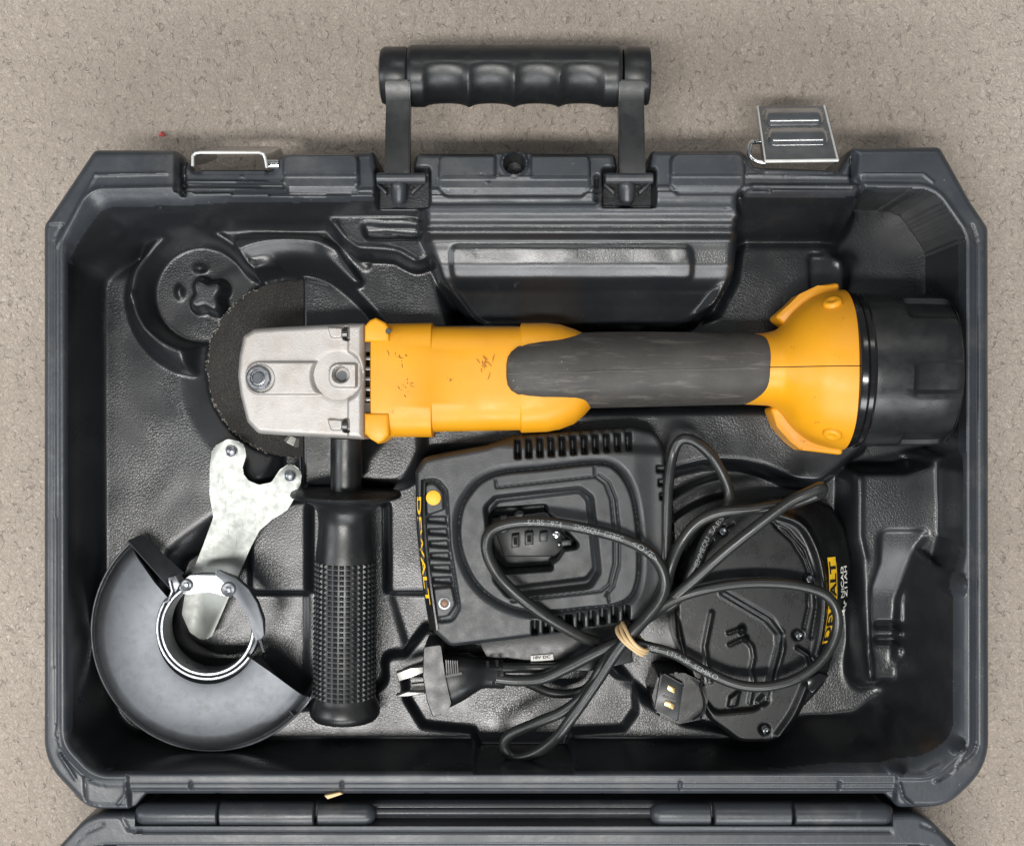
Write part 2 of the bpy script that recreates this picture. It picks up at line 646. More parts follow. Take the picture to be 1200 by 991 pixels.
def carpet_material():
    m = bpy.data.materials.new("carpet_pile")
    m.use_nodes = True
    nt = m.node_tree; N, L = nt.nodes, nt.links
    b = N["Principled BSDF"]
    b.inputs["Roughness"].default_value = 0.95
    b.inputs["Specular IOR Level"].default_value = 0.15
    b.inputs["Sheen Weight"].default_value = 0.25
    tc = N.new("ShaderNodeTexCoord"); co = tc.outputs["Object"]

    def nz(scale, detail=3, rr=0.6, vec=None, colr=False):
        x = N.new("ShaderNodeTexNoise"); x.inputs["Scale"].default_value = scale
        x.inputs["Detail"].default_value = detail; x.inputs["Roughness"].default_value = rr
        L.new(vec or co, x.inputs["Vector"])
        return x.outputs["Color" if colr else "Fac"]

    def mr(src, a, b_, c, d):
        x = N.new("ShaderNodeMapRange")
        for i, vv in enumerate((a, b_, c, d)): x.inputs[i + 1].default_value = vv
        L.new(src, x.inputs[0]); return x.outputs[0]

    def math_(op, a, c):
        x = N.new("ShaderNodeMath"); x.operation = op
        for i, s in enumerate((a, c)):
            if hasattr(s, 'links'): L.new(s, x.inputs[i])
            else: x.inputs[i].default_value = s
        return x.outputs[0]

    def mix(f, A, B):
        x = N.new("ShaderNodeMix"); x.data_type = 'RGBA'
        L.new(f, x.inputs[0])
        for i, c in ((6, A), (7, B)):
            if hasattr(c, 'links'): L.new(c, x.inputs[i])
            else: x.inputs[i].default_value = (*c, 1)
        return x.outputs[2]
    # warped coordinates
    w = N.new("ShaderNodeVectorMath"); w.operation = 'MULTIPLY_ADD'
    L.new(nz(110, 3, colr=True), w.inputs[0]); w.inputs[1].default_value = (0.012,) * 3; L.new(co, w.inputs[2])
    mp = N.new("ShaderNodeMapping"); mp.inputs["Scale"].default_value = (1.25, 0.42, 1)
    L.new(w.outputs[0], mp.inputs["Vector"])
    vo = N.new("ShaderNodeTexVoronoi"); vo.feature = 'DISTANCE_TO_EDGE'; vo.inputs["Scale"].default_value = 125
    L.new(mp.outputs[0], vo.inputs["Vector"])
    crevice = mr(vo.outputs["Distance"], 0.0, 0.05, 0.4, 0)
    gate = mr(nz(190, 1), 0.53, 0.62, 0, 1)
    crevice = math_('MULTIPLY', crevice, gate)
    # tufts
    vt = N.new("ShaderNodeTexVoronoi"); vt.feature = 'SMOOTH_F1'; vt.inputs["Scale"].default_value = 330
    L.new(w.outputs[0], vt.inputs["Vector"])
    # fibre strands
    f1 = N.new("ShaderNodeMapping"); f1.inputs["Rotation"].default_value = (0, 0, 0.5); f1.inputs["Scale"].default_value = (1900, 620, 1)
    L.new(w.outputs[0], f1.inputs["Vector"])
    fib = nz(1.0, 3, 0.7, f1.outputs[0])
    base = mix(mr(fib, 0.3, 0.7, 0, 1), (0.24, 0.196, 0.16), (0.62, 0.545, 0.47))
    base = mix(mr(nz(9, 4), 0.35, 0.7, 0, 0.5), base, (0.34, 0.285, 0.235))
    col = mix(crevice, base, (0.085, 0.065, 0.05))  # shade in the pile crevices painted into the colour
    L.new(col, b.inputs["Base Color"])
    hh = math_('ADD', math_('MULTIPLY', vt.outputs["Distance"], -0.5), math_('MULTIPLY', fib, 0.6))
    hh = math_('ADD', hh, math_('MULTIPLY', crevice, -1.1))
    hh = math_('ADD', hh, math_('MULTIPLY', nz(60, 3), 1.2))
    bp = N.new("ShaderNodeBump"); bp.inputs["Strength"].default_value = 0.9; bp.inputs["Distance"].default_value = 0.0016
    L.new(hh, bp.inputs["Height"]); L.new(bp.outputs[0], b.inputs["Normal"])
    return m


M_carpet = carpet_material()

# ------------------------------------------------------------------ carpet (setting)
xs = np.linspace(-1.6, 1.6, 321); ys = np.linspace(-1.6, 1.6, 321)
XX, YY = np.meshgrid(xs, ys)
ZZ = 0.0007 * np.sin(XX * 37 + np.sin(YY * 21)) * np.cos(YY * 31 + XX * 9)
ii = np.arange(321 * 321).reshape(321, 321)
F = np.stack([ii[:-1, :-1].ravel(), ii[:-1, 1:].ravel(), ii[1:, 1:].ravel(), ii[1:, :-1].ravel()], 1)
tag(mk("carpet", np.stack([XX.ravel(), YY.ravel(), ZZ.ravel()], 1), F, M_carpet), kind="structure")

#----- lint and crumbs lying on the carpet
vf = []
for i in range(420):
    x = random.uniform(-0.34, 0.34); y = random.uniform(-0.29, 0.29)
    a = random.uniform(0, math.pi); l = random.uniform(0.0006, 0.0022); h = random.uniform(-1, 1)
    p = [(x - math.cos(a) * l, y - math.sin(a) * l, 0.0012), (x + h * l * 0.4, y - h * l * 0.4, 0.0018), (x + math.cos(a) * l, y + math.sin(a) * l, 0.0012)]
    vf.append(tube_vf(p, 0.00013, 4))
tag(mk("lint", *join(vf), material("lint_fibre", (0.62, 0.58, 0.5), 0.8)), kind="stuff")
red = P(190, 159, 0.002)
vf = tube_vf([(red[0] - 0.0018, red[1], 0.0018), (red[0], red[1] + 0.0012, 0.0026), (red[0] + 0.0016, red[1] - 0.0004, 0.0019)], [0.0008, 0.0015, 0.0006], 8)
tag(mk("fleck", *vf, material("red_plastic", (0.62, 0.10, 0.09), 0.6), org=(red[0], red[1], 0)), "tiny red fleck lying on the carpet above the left end of the case", "fleck")

# ------------------------------------------------------------------ tool case
case = root("tool_case", "open black moulded plastic tool case with finger-grip carrying handle lying on the carpet", "tool case", (0, 0, 0))
ZF = 0.024
out = [(108, 174, 8), (206, 174, 12), (226, 196, 4), (316, 196, 5), (322, 178, 8), (438, 174, 6), (442, 200, 3), (482, 202, 3), (486, 176, 8), (722, 176, 8), (726, 202, 3), (760, 204, 3),
       (764, 173, 6), (872, 172, 14), (888, 192, 3), (985, 197, 4), (1000, 171, 10), (1104, 170, 10), (1141, 236), (1161, 266, 8),
       (1162, 900, 78), (1112, 948, 52), (1055, 948, 10), (1040, 934, 4), (168, 934, 4), (155, 950, 10), (100, 950, 42), (48, 895, 72), (48, 264, 8)]
F0 = Field(rpoly(out, 7), 1.35, ZR)
U, V = F0.U, F0.V
# interior
inner = rpoly([(108, 226, 24), (214, 224), (344, 228), (430, 226), (500, 226), (862, 222), (1008, 221), (1093, 222, 40), (1131, 276, 40), (1131, 872, 10), (1092, 906, 40), (112, 906, 40), (78, 870, 40), (77, 284, 18)], 18)


def uv(pts, z):
    return [(*UV(p[0], p[1], z), *p[2:]) for p in pts]


def fl(pts, z, w=5, **k):
    F0.flat(rpoly(uv(pts, 0.045 if callable(z) else z)), z, w, **k)


sdi = sdf_poly(U, V, inner)
soft = sdi.copy()
for _ in range(60):
    soft[1:-1, 1:-1] = (soft[:-2, 1:-1] + soft[2:, 1:-1] + soft[1:-1, :-2] + soft[1:-1, 2:] + soft[:-2, :-2] + soft[2:, 2:]) / 6
mixw = sst((-sdi - 3) / 12)
sdi = sdi * (1 - mixw) + soft * mixw
wall_w = 15 + 36 * sst((330 - V) / 50) + 55 * sst((300 - V) / 80) * sst((300 - U) / 100) + 48 * sst((U - 1030) / 40) * (1 - sst((V - 520) / 30) * sst((650 - V) / 30)) + 50 * sst((V - 840) / 60) * sst((U - 900) / 90)
F0.Z = ZR - (ZR - ZF) * (0.65 * sst((-sdi) / wall_w) + 0.35 * np.clip(-sdi / wall_w, 0, 1))
lip = np.clip(-sdi, 0, 4) / 4
F0.Z += np.where((sdi < 0), 0, 0)


def circ(cx, cy, r, n=40, a0=0, a1=360):
    return [(cx + r * math.cos(math.radians(a0 + (a1 - a0) * i / n)), cy + r * math.sin(math.radians(a0 + (a1 - a0) * i / n))) for i in range(n if a1 - a0 == 360 else n + 1)]


# broad base steps on the left and middle
fl([(124, 330), (300, 330), (300, 560, 20), (190, 640, 30), (160, 720), (124, 720)], ZF + 0.012, 30)
fl([(295, 588, 4), (500, 588, 4), (500, 692, 4), (295, 692, 4)], ZF + 0.008, 5)
fl([(440, 540, 4), (560, 540, 4), (560, 690, 4), (458, 690, 4)], ZF + 0.012, 8)
# low channel for the side handle
fl([(366, 590, 6), (452, 590, 6), (452, 700, 6), (470, 760, 10), (452, 800, 10), (430, 826, 16), (366, 826, 6)], ZF + 0.002, 10)
# bottom shelf
fl([(300, 866), (330, 832, 10), (420, 829, 14), (456, 800, 20), (454, 772, 8), (476, 770, 4), (500, 740), (760, 740, 6), (764, 820, 20), (800, 850, 20), (880, 866)], ZF + 0.010, 6)
# T shaped pocket
fl([(476, 786, 6), (478, 815, 6), (497, 846, 6), (556, 852, 3), (562, 873, 3), (664, 873, 3), (668, 853, 3), (729, 850, 4), (743, 830, 6), (741, 798, 8), (722, 792, 6), (700, 770), (520, 770)], ZF + 0.003, 5)
# mound behind the key shaped wheel recess
hill = ZF + 0.024
fl([(256, 270, 10), (300, 276, 10), (400, 276, 10), (500, 300, 10), (520, 380), (520, 470), (470, 560, 20), (420, 560), (350, 440), (300, 340), (262, 330)], hill, 16)
fl([(276, 281, 3), (300, 279), (372, 280, 8), (392, 292, 8), (420, 330), (300, 330)], hill + 0.004, 5)
# bowl for the wheel: cone between R150 and R104
cxr, cyr = UV(346, 432, ZF + 0.006)
rr = np.hypot(U - cxr, V - cyr)
ang = np.arctan2(-(V - cyr), U - cxr)
rise = 0.0065 + 0.0150 * sst((np.sin(ang) - 0.1) / 0.6) + 0.012 * sst((np.cos(ang) - 0.2) / 0.5)
qb = np.clip((rr - 110) / 46.0, 0, 1)
bowl = (ZF + 0.006) + rise * (0.6 * np.sqrt(1 - (1 - qb) ** 2) + 0.4 * sst(qb)) + np.where(rr > 156, (rr - 156) * 0.002, 0)
mask = rr < 185
F0.Z = np.where(mask & (sdi < -8), np.minimum(F0.Z, bowl), F0.Z)
# arc bead at the upper edge of the bowl
sel = (ang > 0.9) & (ang < 2.1)
F0.Z += np.where(sel, 0.0015 * np.exp(-((rr - 157) / 5.0) ** 2), 0)
# small round pit with its bead and boss
pc = UV(238, 345, hill)
k1 = uv([(154, 345), (160, 316), (178, 292), (205, 277), (232, 273), (256, 279), (276, 297), (292, 316)], hill)
k2 = uv([(154, 345), (158, 366), (170, 384), (190, 398), (212, 408)], hill)
fl(circ(237, 345, 71), hill + 0.001, 26, mode='max')
fl(circ(238, 346, 58), ZF + 0.004, 16)
fl([(238, 345, 8), (286, 318, 4), (300, 326, 4), (322, 346), (330, 400), (262, 405, 8), (240, 392, 8)], ZF + 0.0045, 12)
cap_ = bowl + 0.05 * sst((rr - 118) / 40)
F0.Z = np.where(rr < 160, np.minimum(F0.Z, cap_), F0.Z)
F0.bead(k1, 10, 0.0035); F0.bead(k2, 8, 0.0025)
cross = []
bx, by = UV(240, 345, ZF + 0.02)
for i in range(48):
    a = 2 * math.pi * i / 48
    cross.append((bx + (17 + 4.5 * math.cos(4 * a - math.pi)) * math.cos(a + 0.15), by + (17 + 4.5 * math.cos(4 * a - math.pi)) * math.sin(a + 0.15)))
F0.flat(cross, ZF + 0.018, 5)
for (x, y, a, b) in ((232, 313, 11, 6), (208, 341, 6, 11)):
    q = UV(x, y, ZF + 0.01); F0.bump(q[0], q[1], a, b, 0.004)
# wheel seat: the right half is a raised shelf, straight edge at x = 353
s_ = UV(354, 432, ZF + 0.013)
shelf = (U > s_[0]) & (rr < 118) & (V < UV(354, 571, ZF + 0.013)[1])
F0.Z = np.where((rr < 112 + 2) & (U > s_[0]), np.maximum(F0.Z, ZF + 0.0145), F0.Z)
# ledge round the left half
F0.Z += np.where((rr > 104) & (rr < 112) & (ang > 1.5) & (ang < 2.1), 0.004, 0)
fl([(354, 500), (392, 500), (392, 571, 3), (355, 571)], ZF + 0.0145, 3)
# shelf with slot left of centre
fl([(384, 255, 4), (470, 256, 14), (496, 264, 10), (502, 300, 8), (486, 306, 12), (462, 293, 14), (420, 291, 14), (404, 278, 6)], ZR - 0.020, 9)
F0.bead(uv([(392, 262), (405, 282), (418, 290), (452, 292), (470, 296), (486, 306)], ZR - 0.02), 5, 0.002)
fl([(426, 264, 4), (492, 266, 4), (492, 280, 4), (430, 280, 6)], ZR - 0.024, 2)
F0.bead(uv([(430, 266), (450, 264), (490, 267)], ZR - 0.022), 2.2, 0.0015)
F0.bead(uv([(432, 277), (455, 274), (475, 280)], ZR - 0.022), 1.8, 0.001)


# middle bulge: profile down the page
def bulge(u, v):
    y = [222, 232, 241, 243.5, 246, 257, 260, 263, 266, 270, 274, 278, 284, 288, 306, 311, 322, 334, 352, 372, 392]
    z = [-1, -3.5, -4, -3, -5.5, -7.5, -9.5, -10.5, -9, -8.6, -12, -14, -14.5, -15.3, -17, -18.6, -21.5, -28, -33, -38, -46]
    return ZR + np.interp(v, y, z) * 0.001


fl([(503, 218), (862, 218), (864, 262, 10), (861, 318, 30), (838, 358, 26), (800, 374, 16), (560, 378, 20), (520, 330, 30), (500, 280, 10)], 0.062, 4)
F0.flat(rpoly([(503, 216), (860, 216), (862, 262, 10), (858, 312, 40), (820, 372, 40), (560, 374, 30), (522, 320, 24), (502, 270, 10)]), bulge, 13)
F0.flat(rpoly([(528, 286, 8), (812, 286, 8), (816, 322, 8), (530, 322, 8)]), lambda u, v: bulge(u, v) + 0.0016, 2.5)
# faint moulded lettering lines and recycling marks on the sloping panel
for i in range(3):
    F0.bead([(667 - 5 + (1 if i != 1 else 0), 290 + i * 4), (677, 290 + i * 4)], 1.6, 0.0004)
F0.bead(circ(802, 293, 7) + [(809, 293)], 1.6, 0.0004)
for i in range(3): F0.bead([(799, 290 + 3 * i), (806, 290 + 3 * i)], 1.3, 0.0005)
for i in range(4): F0.bead([(537 + 4 * i, 288), (545 + 4 * i, 300)], 1.3, 0.0004)
# right-hand floor pad
fl([(872, 292, 8), (1000, 292, 10), (1000, 400), (770, 470), (768, 400), (845, 374), (868, 330, 10)], ZF + 0.008, 10)
fl([(1000, 230), (1120, 230), (1120, 520), (1000, 540), (965, 470), (975, 310, 30)], ZF - 0.002, 26)
fl([(948, 300, 4), (982, 302, 14), (992, 318, 8), (988, 345), (950, 345)], ZF + 0.006, 5)
F0.bump(*UV(996, 302, ZF + 0.012), 17, 12, 0.005)
F0.bump(*UV(866, 256, ZF + 0.04), 12, 6, 0.006)
# strip below the grinder, right side
fl([(500, 488), (1010, 484), (1010, 520), (960, 560, 20), (900, 556), (780, 548), (700, 520), (500, 520)], ZF + 0.018, 14)
# recess for the spare battery
F0.flat(circ(*UV(845, 695, ZF + 0.01), 158), ZF + 0.001, 14)
fl(circ(872, 706, 148, 20, 200, 260) + circ(872, 706, 130, 20, 200, 260)[::-1], ZF + 0.010, 4)
# right platform
fl([(1004, 556, 4), (1062, 556), (1090, 547), (1101, 538), (1102, 628, 4), (1094, 658, 4), (1074, 640, 8), (1068, 640), (1056, 700, 8), (1054, 770, 10), (1040, 800, 10), (1020, 800, 8), (1012, 660), (1004, 630, 6)], 0.050, 9)
fl([(1030, 622, 10), (1086, 622, 10), (1072, 640, 10), (1056, 700), (1050, 800), (1024, 800), (1022, 690, 10), (1030, 660, 8)], lambda u, v: 0.048 - 0.012 * sst((v - 620) / 110), 7)
for y in (731, 748):
    fl([(1024, y - 3), (1050, y - 3), (1050, y + 3), (1024, y + 3)], 0.031, 2)
F0.bead(uv([(1100, 542), (1102, 620)], 0.05), 3, 0.0015)
F0.bead(uv([(1008, 560), (1008, 628), (1014, 655)], 0.05), 4, 0.002)
for (x, y, rx, ry) in ((1090, 673, 13, 16), (1091, 852, 12, 13), (1022, 874, 12, 7)):
    F0.bump(*UV(x, y, 0.035), rx, ry, 0.008)
F0.bump(*UV(1010, 786, 0.035), 16, 30, 0.006)
F0.bead(uv([(1010, 870), (1040, 880), (1075, 862)], ZF + 0.003), 4, 0.002)
F0.bump(*UV(170, 880, ZF), 26, 7, 0.004)
# leather-edge ripples of blow moulding everywhere
F0.Z += np.where(sdi < -10, 0.00016 * np.sin(U / 17 + 2 * np.sin(V / 31)) * np.sin(V / 23 + np.sin(U / 13)), 0)

F0.soften(7, sst((-sdi - 2) / 5))
F0.soften(40, sst((-sdi - 3) / 8) * np.maximum(sst((U - 1000) / 30) * sst((335 - V) / 30), 0.7 * sst((U - 1000) / 30) * sst((V - 765) / 40)))
# --- rim relief
rim = sdi > -1
de = F0.dist
F0.Z = np.where(rim, ZR - 0.0022 * sst((9 - de) / 9.0), F0.Z)
# inner lip of the rim
F0.Z += 0.0014 * np.exp(-((sdi - 4) / 3.2) ** 2)
side_l = (U < 150) | (U > 1050)
F0.Z -= np.where((sdi > 12) & (sdi < 15) & (V > 262) & (V < 915), 0.0014, 0)
F0.Z -= np.where((sdi > 15) & (sdi < 40) & (V > 262) & (U < 300), 0.0008, 0)
# bottom rim steps
bot = (V > 908) & (U > 150) & (U < 1050)
F0.Z = np.where(bot, ZR - 0.001 - 0.0012 * (V > 918) - 0.0016 * (V > 925) - 0.0012 * (V > 930), F0.Z)
for x in (222, 400, 798, 985):
    F0.groove([(x, 917), (x, 926)], 2, 0.002)
F0.groove([(98, 908), (100, 940)], 2, 0.0012)
F0.bead([(66, 850), (70, 884), (88, 912)], 2.5, 0.0012)
F0.bead([(148, 917), (146, 932), (138, 942)], 2.5, 0.0014)
F0.bead([(1054, 918), (1058, 934), (1070, 944)], 2.5, 0.0016)
F0.bead([(1131, 878), (1120, 900), (1095, 915)], 2.5, 0.0016)
# top band: lowered seat with proud pads
top_band = rpoly([(206, 168), (1000, 166), (1000, 236), (500, 246), (206, 236)])
s = F0.win(top_band, 3)
sdt = sdf_poly(U[s], V[s], top_band)
tb = sst(1 - sdt / 3) * (sdi[s] > -1)
F0.Z[s] -= 0.004 * tb
F0.groove([(212, 176), (211, 200), (214, 226)], 5, 0.005)
F0.groove([(1003, 182), (1001, 205), (1010, 224)], 5, 0.004)


def pad(x0, y0, x1, y1, r=8, z=ZR + 0.0005, crease=205):
    pl = rpoly([(x0, y0, r), (x1, y0, r), (x1 + 1, y1 - 10, 5), (x1 - 8, y1, 6), (x0 + 8, y1, 6), (x0 - 1, y1 - 10, 5)])
    F0.flat(pl, z - 0.006, 4.5)
    F0.flat(pl, lambda u, v: z - 0.0022 * (v > crease) - 0.0019 * sst((v - y1 + 8) / 8), 2)
    F0.bead([(x0 + 2, crease), (x1 - 2, crease)], 1.7, 0.0012)


pad(333, 182, 418, 226)
pad(788, 181, 871, 225, 10)
pad(516, 183, 690, 227, 6, ZR - 0.001, 207)
F0.groove([(488, 206), (488, 235)], 4, 0.004)
F0.groove([(700, 206), (700, 232)], 4, 0.004)
F0.bead([(488, 240), (700, 240), (706, 236)], 2.2, 0.0015)
F0.flat(rpoly([(581, 176), (622, 176), (622, 206), (581, 206)]), ZR - 0.004, 2)
F0.bead(circ(603, 190, 14) + [(617, 190)], 3, 0.003)
F0.flat(circ(603, 190, 11), ZR - 0.022, 2)
F0.bead([(112, 205), (196, 203)], 1.6, 0.0010)
F0.bead([(112, 205), (66, 290)], 1.6, 0.0009)
F0.bead([(1010, 204), (1082, 204), (1094, 214)], 1.6, 0.0010)
F0.bead([(214, 212), (330, 213)], 3, 0.002)
F0.bead([(214, 222), (334, 222)], 4, 0.0028)
F0.bead([(878, 204), (1000, 206)], 2.4, 0.0012)
F0.bead([(884, 218), (1006, 219)], 5, 0.002)
F0.bead([(236, 196), (306, 196)], 6, 0.002)
F0.bead([(900, 198), (978, 198)], 6, 0.002)
# handle sockets
for x0, x1 in ((440, 502), (708, 768)):
    F0.flat(rpoly([(x0, 196, 3), (x1, 196, 3), (x1, 240, 3), (x0, 240, 3)]), ZR - 0.016, 3)
F0.soften(1)
# torn burrs on the moulded edges
rng = np.random.RandomState(7)
for i in range(60):
    x = rng.uniform(210, 1000); y = rng.choice([212, 224, 242, 932, 176, 204])
    F0.bump(x, y + rng.uniform(-2, 2), rng.uniform(1.5, 4), rng.uniform(1, 2), rng.uniform(-0.0009, 0.0012))
F0.edge(4.5, 0.0035)
tray = F0.build("tray", M_case, case, 0.004)
# rim gets its own material slot
tray.data.materials.append(M_rim)
me = tray.data
cen = np.zeros(len(me.polygons) * 3); me.polygons.foreach_get("center", cen); cen = cen.reshape(-1, 3)
zz = cen[:, 2]
me.polygons.foreach_set("material_index", (zz > ZR - 0.0058).astype(np.int32))

# ---- lid (opened flat below the hinge)
lo = [(104, 953, 44), (160, 953, 8), (176, 946, 3), (1036, 946, 3), (1048, 954, 8), (1084, 953, 40), (1140, 1010, 60), (1150, 1680, 60), (60, 1680, 60), (52, 1010, 60)]
F1 = Field(rpoly(lo, 7), 2.2, ZR - 0.002)
F1.Z[:] = ZR - 0.002
li = rpoly([(92, 989, 30), (1108, 989, 30), (1116, 1640, 30), (84, 1640, 30)])
sd1 = sdf_poly(F1.U, F1.V, li)
F1.Z -= 0.045 * sst(-sd1 / 16)
F1.Z -= np.where((F1.V < 968) & (F1.U > 160) & (F1.U < 1045), 0.011, 0)
F1.groove([(158, 974), (1044, 974)], 2.4, 0.001)
F1.groove([(140, 953), (150, 972), (165, 974)], 2.4, 0.0008)
F1.groove([(70, 1010), (100, 975), (120, 966)], 2.6, 0.0008)
F1.groove([(1130, 1010), (1104, 975), (1080, 966)], 2.6, 0.0008)
F1.edge(6, 0.004)
lid = F1.build("lid", M_rim, case, 0.004)


# ---- hinge
def knuckle(x0, x1, y, r, z=0.072, rounded=(False, False)):
    a = P(x0, y, z); b = P(x1, y, z)
    L = b[0] - a[0]
    pr = []
    if rounded[0]: pr += [(0, r * 0.25), (r * 0.15, r * 0.62), (r * 0.45, r * 0.88)]
    else: pr += [(0, r * 0.9)]
    pr += [(r * (0.9 if rounded[0] else 0.1), r), (L * 0.5, r * 1.01), (L - r * (0.9 if rounded[1] else 0.1), r)]
    if rounded[1]: pr += [(L - r * 0.45, r * 0.88), (L - r * 0.15, r * 0.62), (L, r * 0.25)]
    else: pr += [(L, r * 0.9)]
    return lathe("hinge_knuckle", pr, a, (1, 0, 0), M_rim, case, 28)


zk = 0.077
for (a, b, r, rd) in ((159, 256, 13.5, (True, False)), (259, 369, 14.5, (False, False)), (373, 441, 13, (False, True)), (762, 832, 13, (True, False)), (836, 926, 14.5, (False, False)), (930, 1046, 13.5, (False, True))):
    knuckle(a, b, 953, r * S, zk, rd)
    if rd == (False, False):
        prism("hinge_strap", [(a + 2, 955), (b - 2, 955), (b - 2, 966), (a + 2, 966)], 0.03, zk - 0.002, M_rim, case, 0.0005)
lathe("hinge_rod", [(0, 5.5 * S), (330 * S, 5.5 * S)], P(438, 951, 0.072), (1, 0, 0), M_rim, case, 20)
prism("hinge_tab", [(380, 932), (398, 928), (402, 930), (384, 936)], ZR - 0.006, ZR - 0.0025, M_rubberband, case, 0.0003)

# ---- carrying handle
hnd = mk("carrying_handle", [(0, 0, 0)], [], M_rim, case)
bpy.data.objects.remove(hnd)
zh = 0.062
cyh = 89.5
SX = 96; M_ = 64
rings = []
for i in range(SX + 1):
    px = 479 + (727 - 479) * i / SX
    x, y, z = P(px, cyh, zh)
    Rg = 35.5 * S * ratio(zh)
    ring = []
    e = min(i, SX - i)
    er = 1 - 0.07 * max(0, 1 - e / 2.0) ** 2
    for k in range(M_):
        t = 2 * math.pi * k / M_
        # t=0 toward -y (bottom of the picture), t=90deg up
        f = 1.0
        dsum = 0
        for c in (523, 576, 629, 681):
            q = ((px - c) / 25.0) ** 2
            if q < 1:
                aw = (1 - q) ** 0.75
                dt = abs((t - math.radians(28) + math.pi) % (2 * math.pi) - math.pi)
                dsum += aw * max(0, 1 - (dt / math.radians(72)) ** 2)
        f = er * (1 - 0.24 * min(1, dsum))
        ring.append((x, y - Rg * f * math.cos(t), z + Rg * f * math.sin(t)))
    rings.append(ring)
v, f = loft(rings)
mk("handle_grip", v, f, M_black, case)
for (a, b) in ((446, 478), (728, 760)):
    x0 = P(a, cyh, zh); L = (b - a) * S * ratio(zh)
    Rg = 33.5 * S * ratio(zh)
    lathe("end_cap", [(0, Rg * 0.75), (0.0008, Rg * 0.92), (0.003, Rg), (L - 0.001, Rg), (L, Rg * 0.97)], x0, (1, 0, 0), M_black, case, 40)
for (a, b) in ((452, 481), (725, 755)):
    # flat arm from the pivot to the grip
    q0 = P(a, 100, 0.074); q1 = P(b, 100, 0.074)
    w = q1[0] - q0[0]
    ya, yb = P(0, 98, 0.070)[1], P(0, 206, 0.079)[1]
    bm = bmesh.new()
    vs = []
    for (yy, z1, t) in ((ya, 0.0785, 0.012), (P(0, 122, 0.07)[1], 0.0735, 0.009), (yb, 0.0815, 0.009)):
        vs.append([bm.verts.new((q0[0], yy, z1)), bm.verts.new((q1[0], yy, z1)), bm.verts.new((q1[0], yy, z1 - t)), bm.verts.new((q0[0], yy, z1 - t))])
    for i in range(2):
        for k in range(4):
            bm.faces.new((vs[i][k], vs[i][(k + 1) % 4], vs[i + 1][(k + 1) % 4], vs[i + 1][k]))
    bm.faces.new(vs[0][::-1]); bm.faces.new(vs[2])
    bmesh.ops.bevel(bm, geom=list(bm.edges), offset=0.0008, segments=2, affect='EDGES', clamp_overlap=True)
    from_bm("handle_arm", bm, M_black, case)
for (a, b) in ((441, 500), (709, 766)):
    lathe("pivot_pin", [(0, 0.0024), (0.0006, 0.0030), ((b - a) * S - 0.0006, 0.0030), ((b - a) * S, 0.0024)], P(a, 209, 0.079), (1, 0, 0), M_rim, case, 20)
    c = (a + b) / 2 - 3
    pp = [P(c, 210 + i * 3.6, 0.079 - 0.0008 * i) for i in range(9)]
    mk("pivot_tongue", *tube_vf(pp, [0.0026, 0.0042, 0.0045, 0.0045, 0.0044, 0.0043, 0.0042, 0.004, 0.003], 16), M_rim, case)
    for sx in (-1, 1):
        prism("socket_web", [(c + sx * 14, 224), (c + sx * 26, 214), (c + sx * 27, 217), (c + sx * 15, 228)], ZR - 0.02, ZR - 0.009, M_rim, case, 0.0003)


# ---- latches
def patch_grid(c00, c10, c11, c01, hf, nx, ny, th):
    """bilinear plate with relief hf(a,b)->offset along normal, thickness th"""
    c = [np.array(x) for x in (c00, c10, c11, c01)]
    nrm = np.cross(c[1] - c[0], c[3] - c[0]); nrm /= np.linalg.norm(nrm)
    V_, F_ = [], []
    for side in (0, 1):
        for j in range(ny + 1):
            for i in range(nx + 1):
                a, b = i / nx, j / ny
                p = c[0] * (1 - a) * (1 - b) + c[1] * a * (1 - b) + c[2] * a * b + c[3] * (1 - a) * b
                V_.append(p + nrm * (hf(a, b) - side * th))
    n1 = (nx + 1) * (ny + 1)
    for j in range(ny):
        for i in range(nx):
            q = [j * (nx + 1) + i, j * (nx + 1) + i + 1, (j + 1) * (nx + 1) + i + 1, (j + 1) * (nx + 1) + i]
            F_.append(q); F_.append([x + n1 for x in q[::-1]])
    ring = [i for i in range(nx + 1)] + [j * (nx + 1) + nx for j in range(1, ny + 1)] + [ny * (nx + 1) + i for i in range(nx - 1, -1, -1)] + [j * (nx + 1) for j in range(ny - 1, 0, -1)]
    for a, b in zip(ring, ring[1:] + ring[:1]):
        F_.append([a, a + n1, b + n1, b])
    return V_, F_


def oval(a, b, cx, cy, hx, hy, h):
    qx = max(0, abs(a - cx) - (hx - hy * 0.55)) / (hy * 0.55)
    q = math.hypot(qx, (b - cy) / hy)
    return h * math.sqrt(max(0, 1 - min(1, q) ** 2)) if q < 1 else 0


bl, br = P(897, 189, ZR + 0.001), P(982, 188, ZR + 0.001)
tl, tr = P(888, 125, 0.056), P(966, 124, 0.056)
vf = patch_grid(bl, br, tr, tl, lambda a, b: oval(a, b, .5, .43, .43, .15, 0.0030) + oval(a, b, .5, .79, .43, .15, 0.0030), 50, 60, 0.0012)
lp = mk("latch_plate", *vf, M_latch, case)
lp["label"] = "steel latch plate with two pressed ovals"
for (p0, p1) in ((bl, tl), (br, tr)):
    d = 0.0085
    q = [Vector(p0), Vector(p1), Vector(p1) + Vector((0, -0.002, -d)), Vector(p0) + Vector((0, 0, -d))]
    mk("latch_flange", *patch_grid(q[0], q[1], q[2], q[3], lambda a, b: 0, 2, 2, 0.001), M_latch, case)
wire = [P(897, 191, 0.080), P(884, 188, 0.079), P(878, 180, 0.078), P(880, 168, 0.074), P(890, 166, 0.070), P(930, 164, 0.066)]
mk("latch_wire", *tube_vf([tuple(p) for p in catmull(wire, 5)], 0.0013, 10), M_chrome, case)
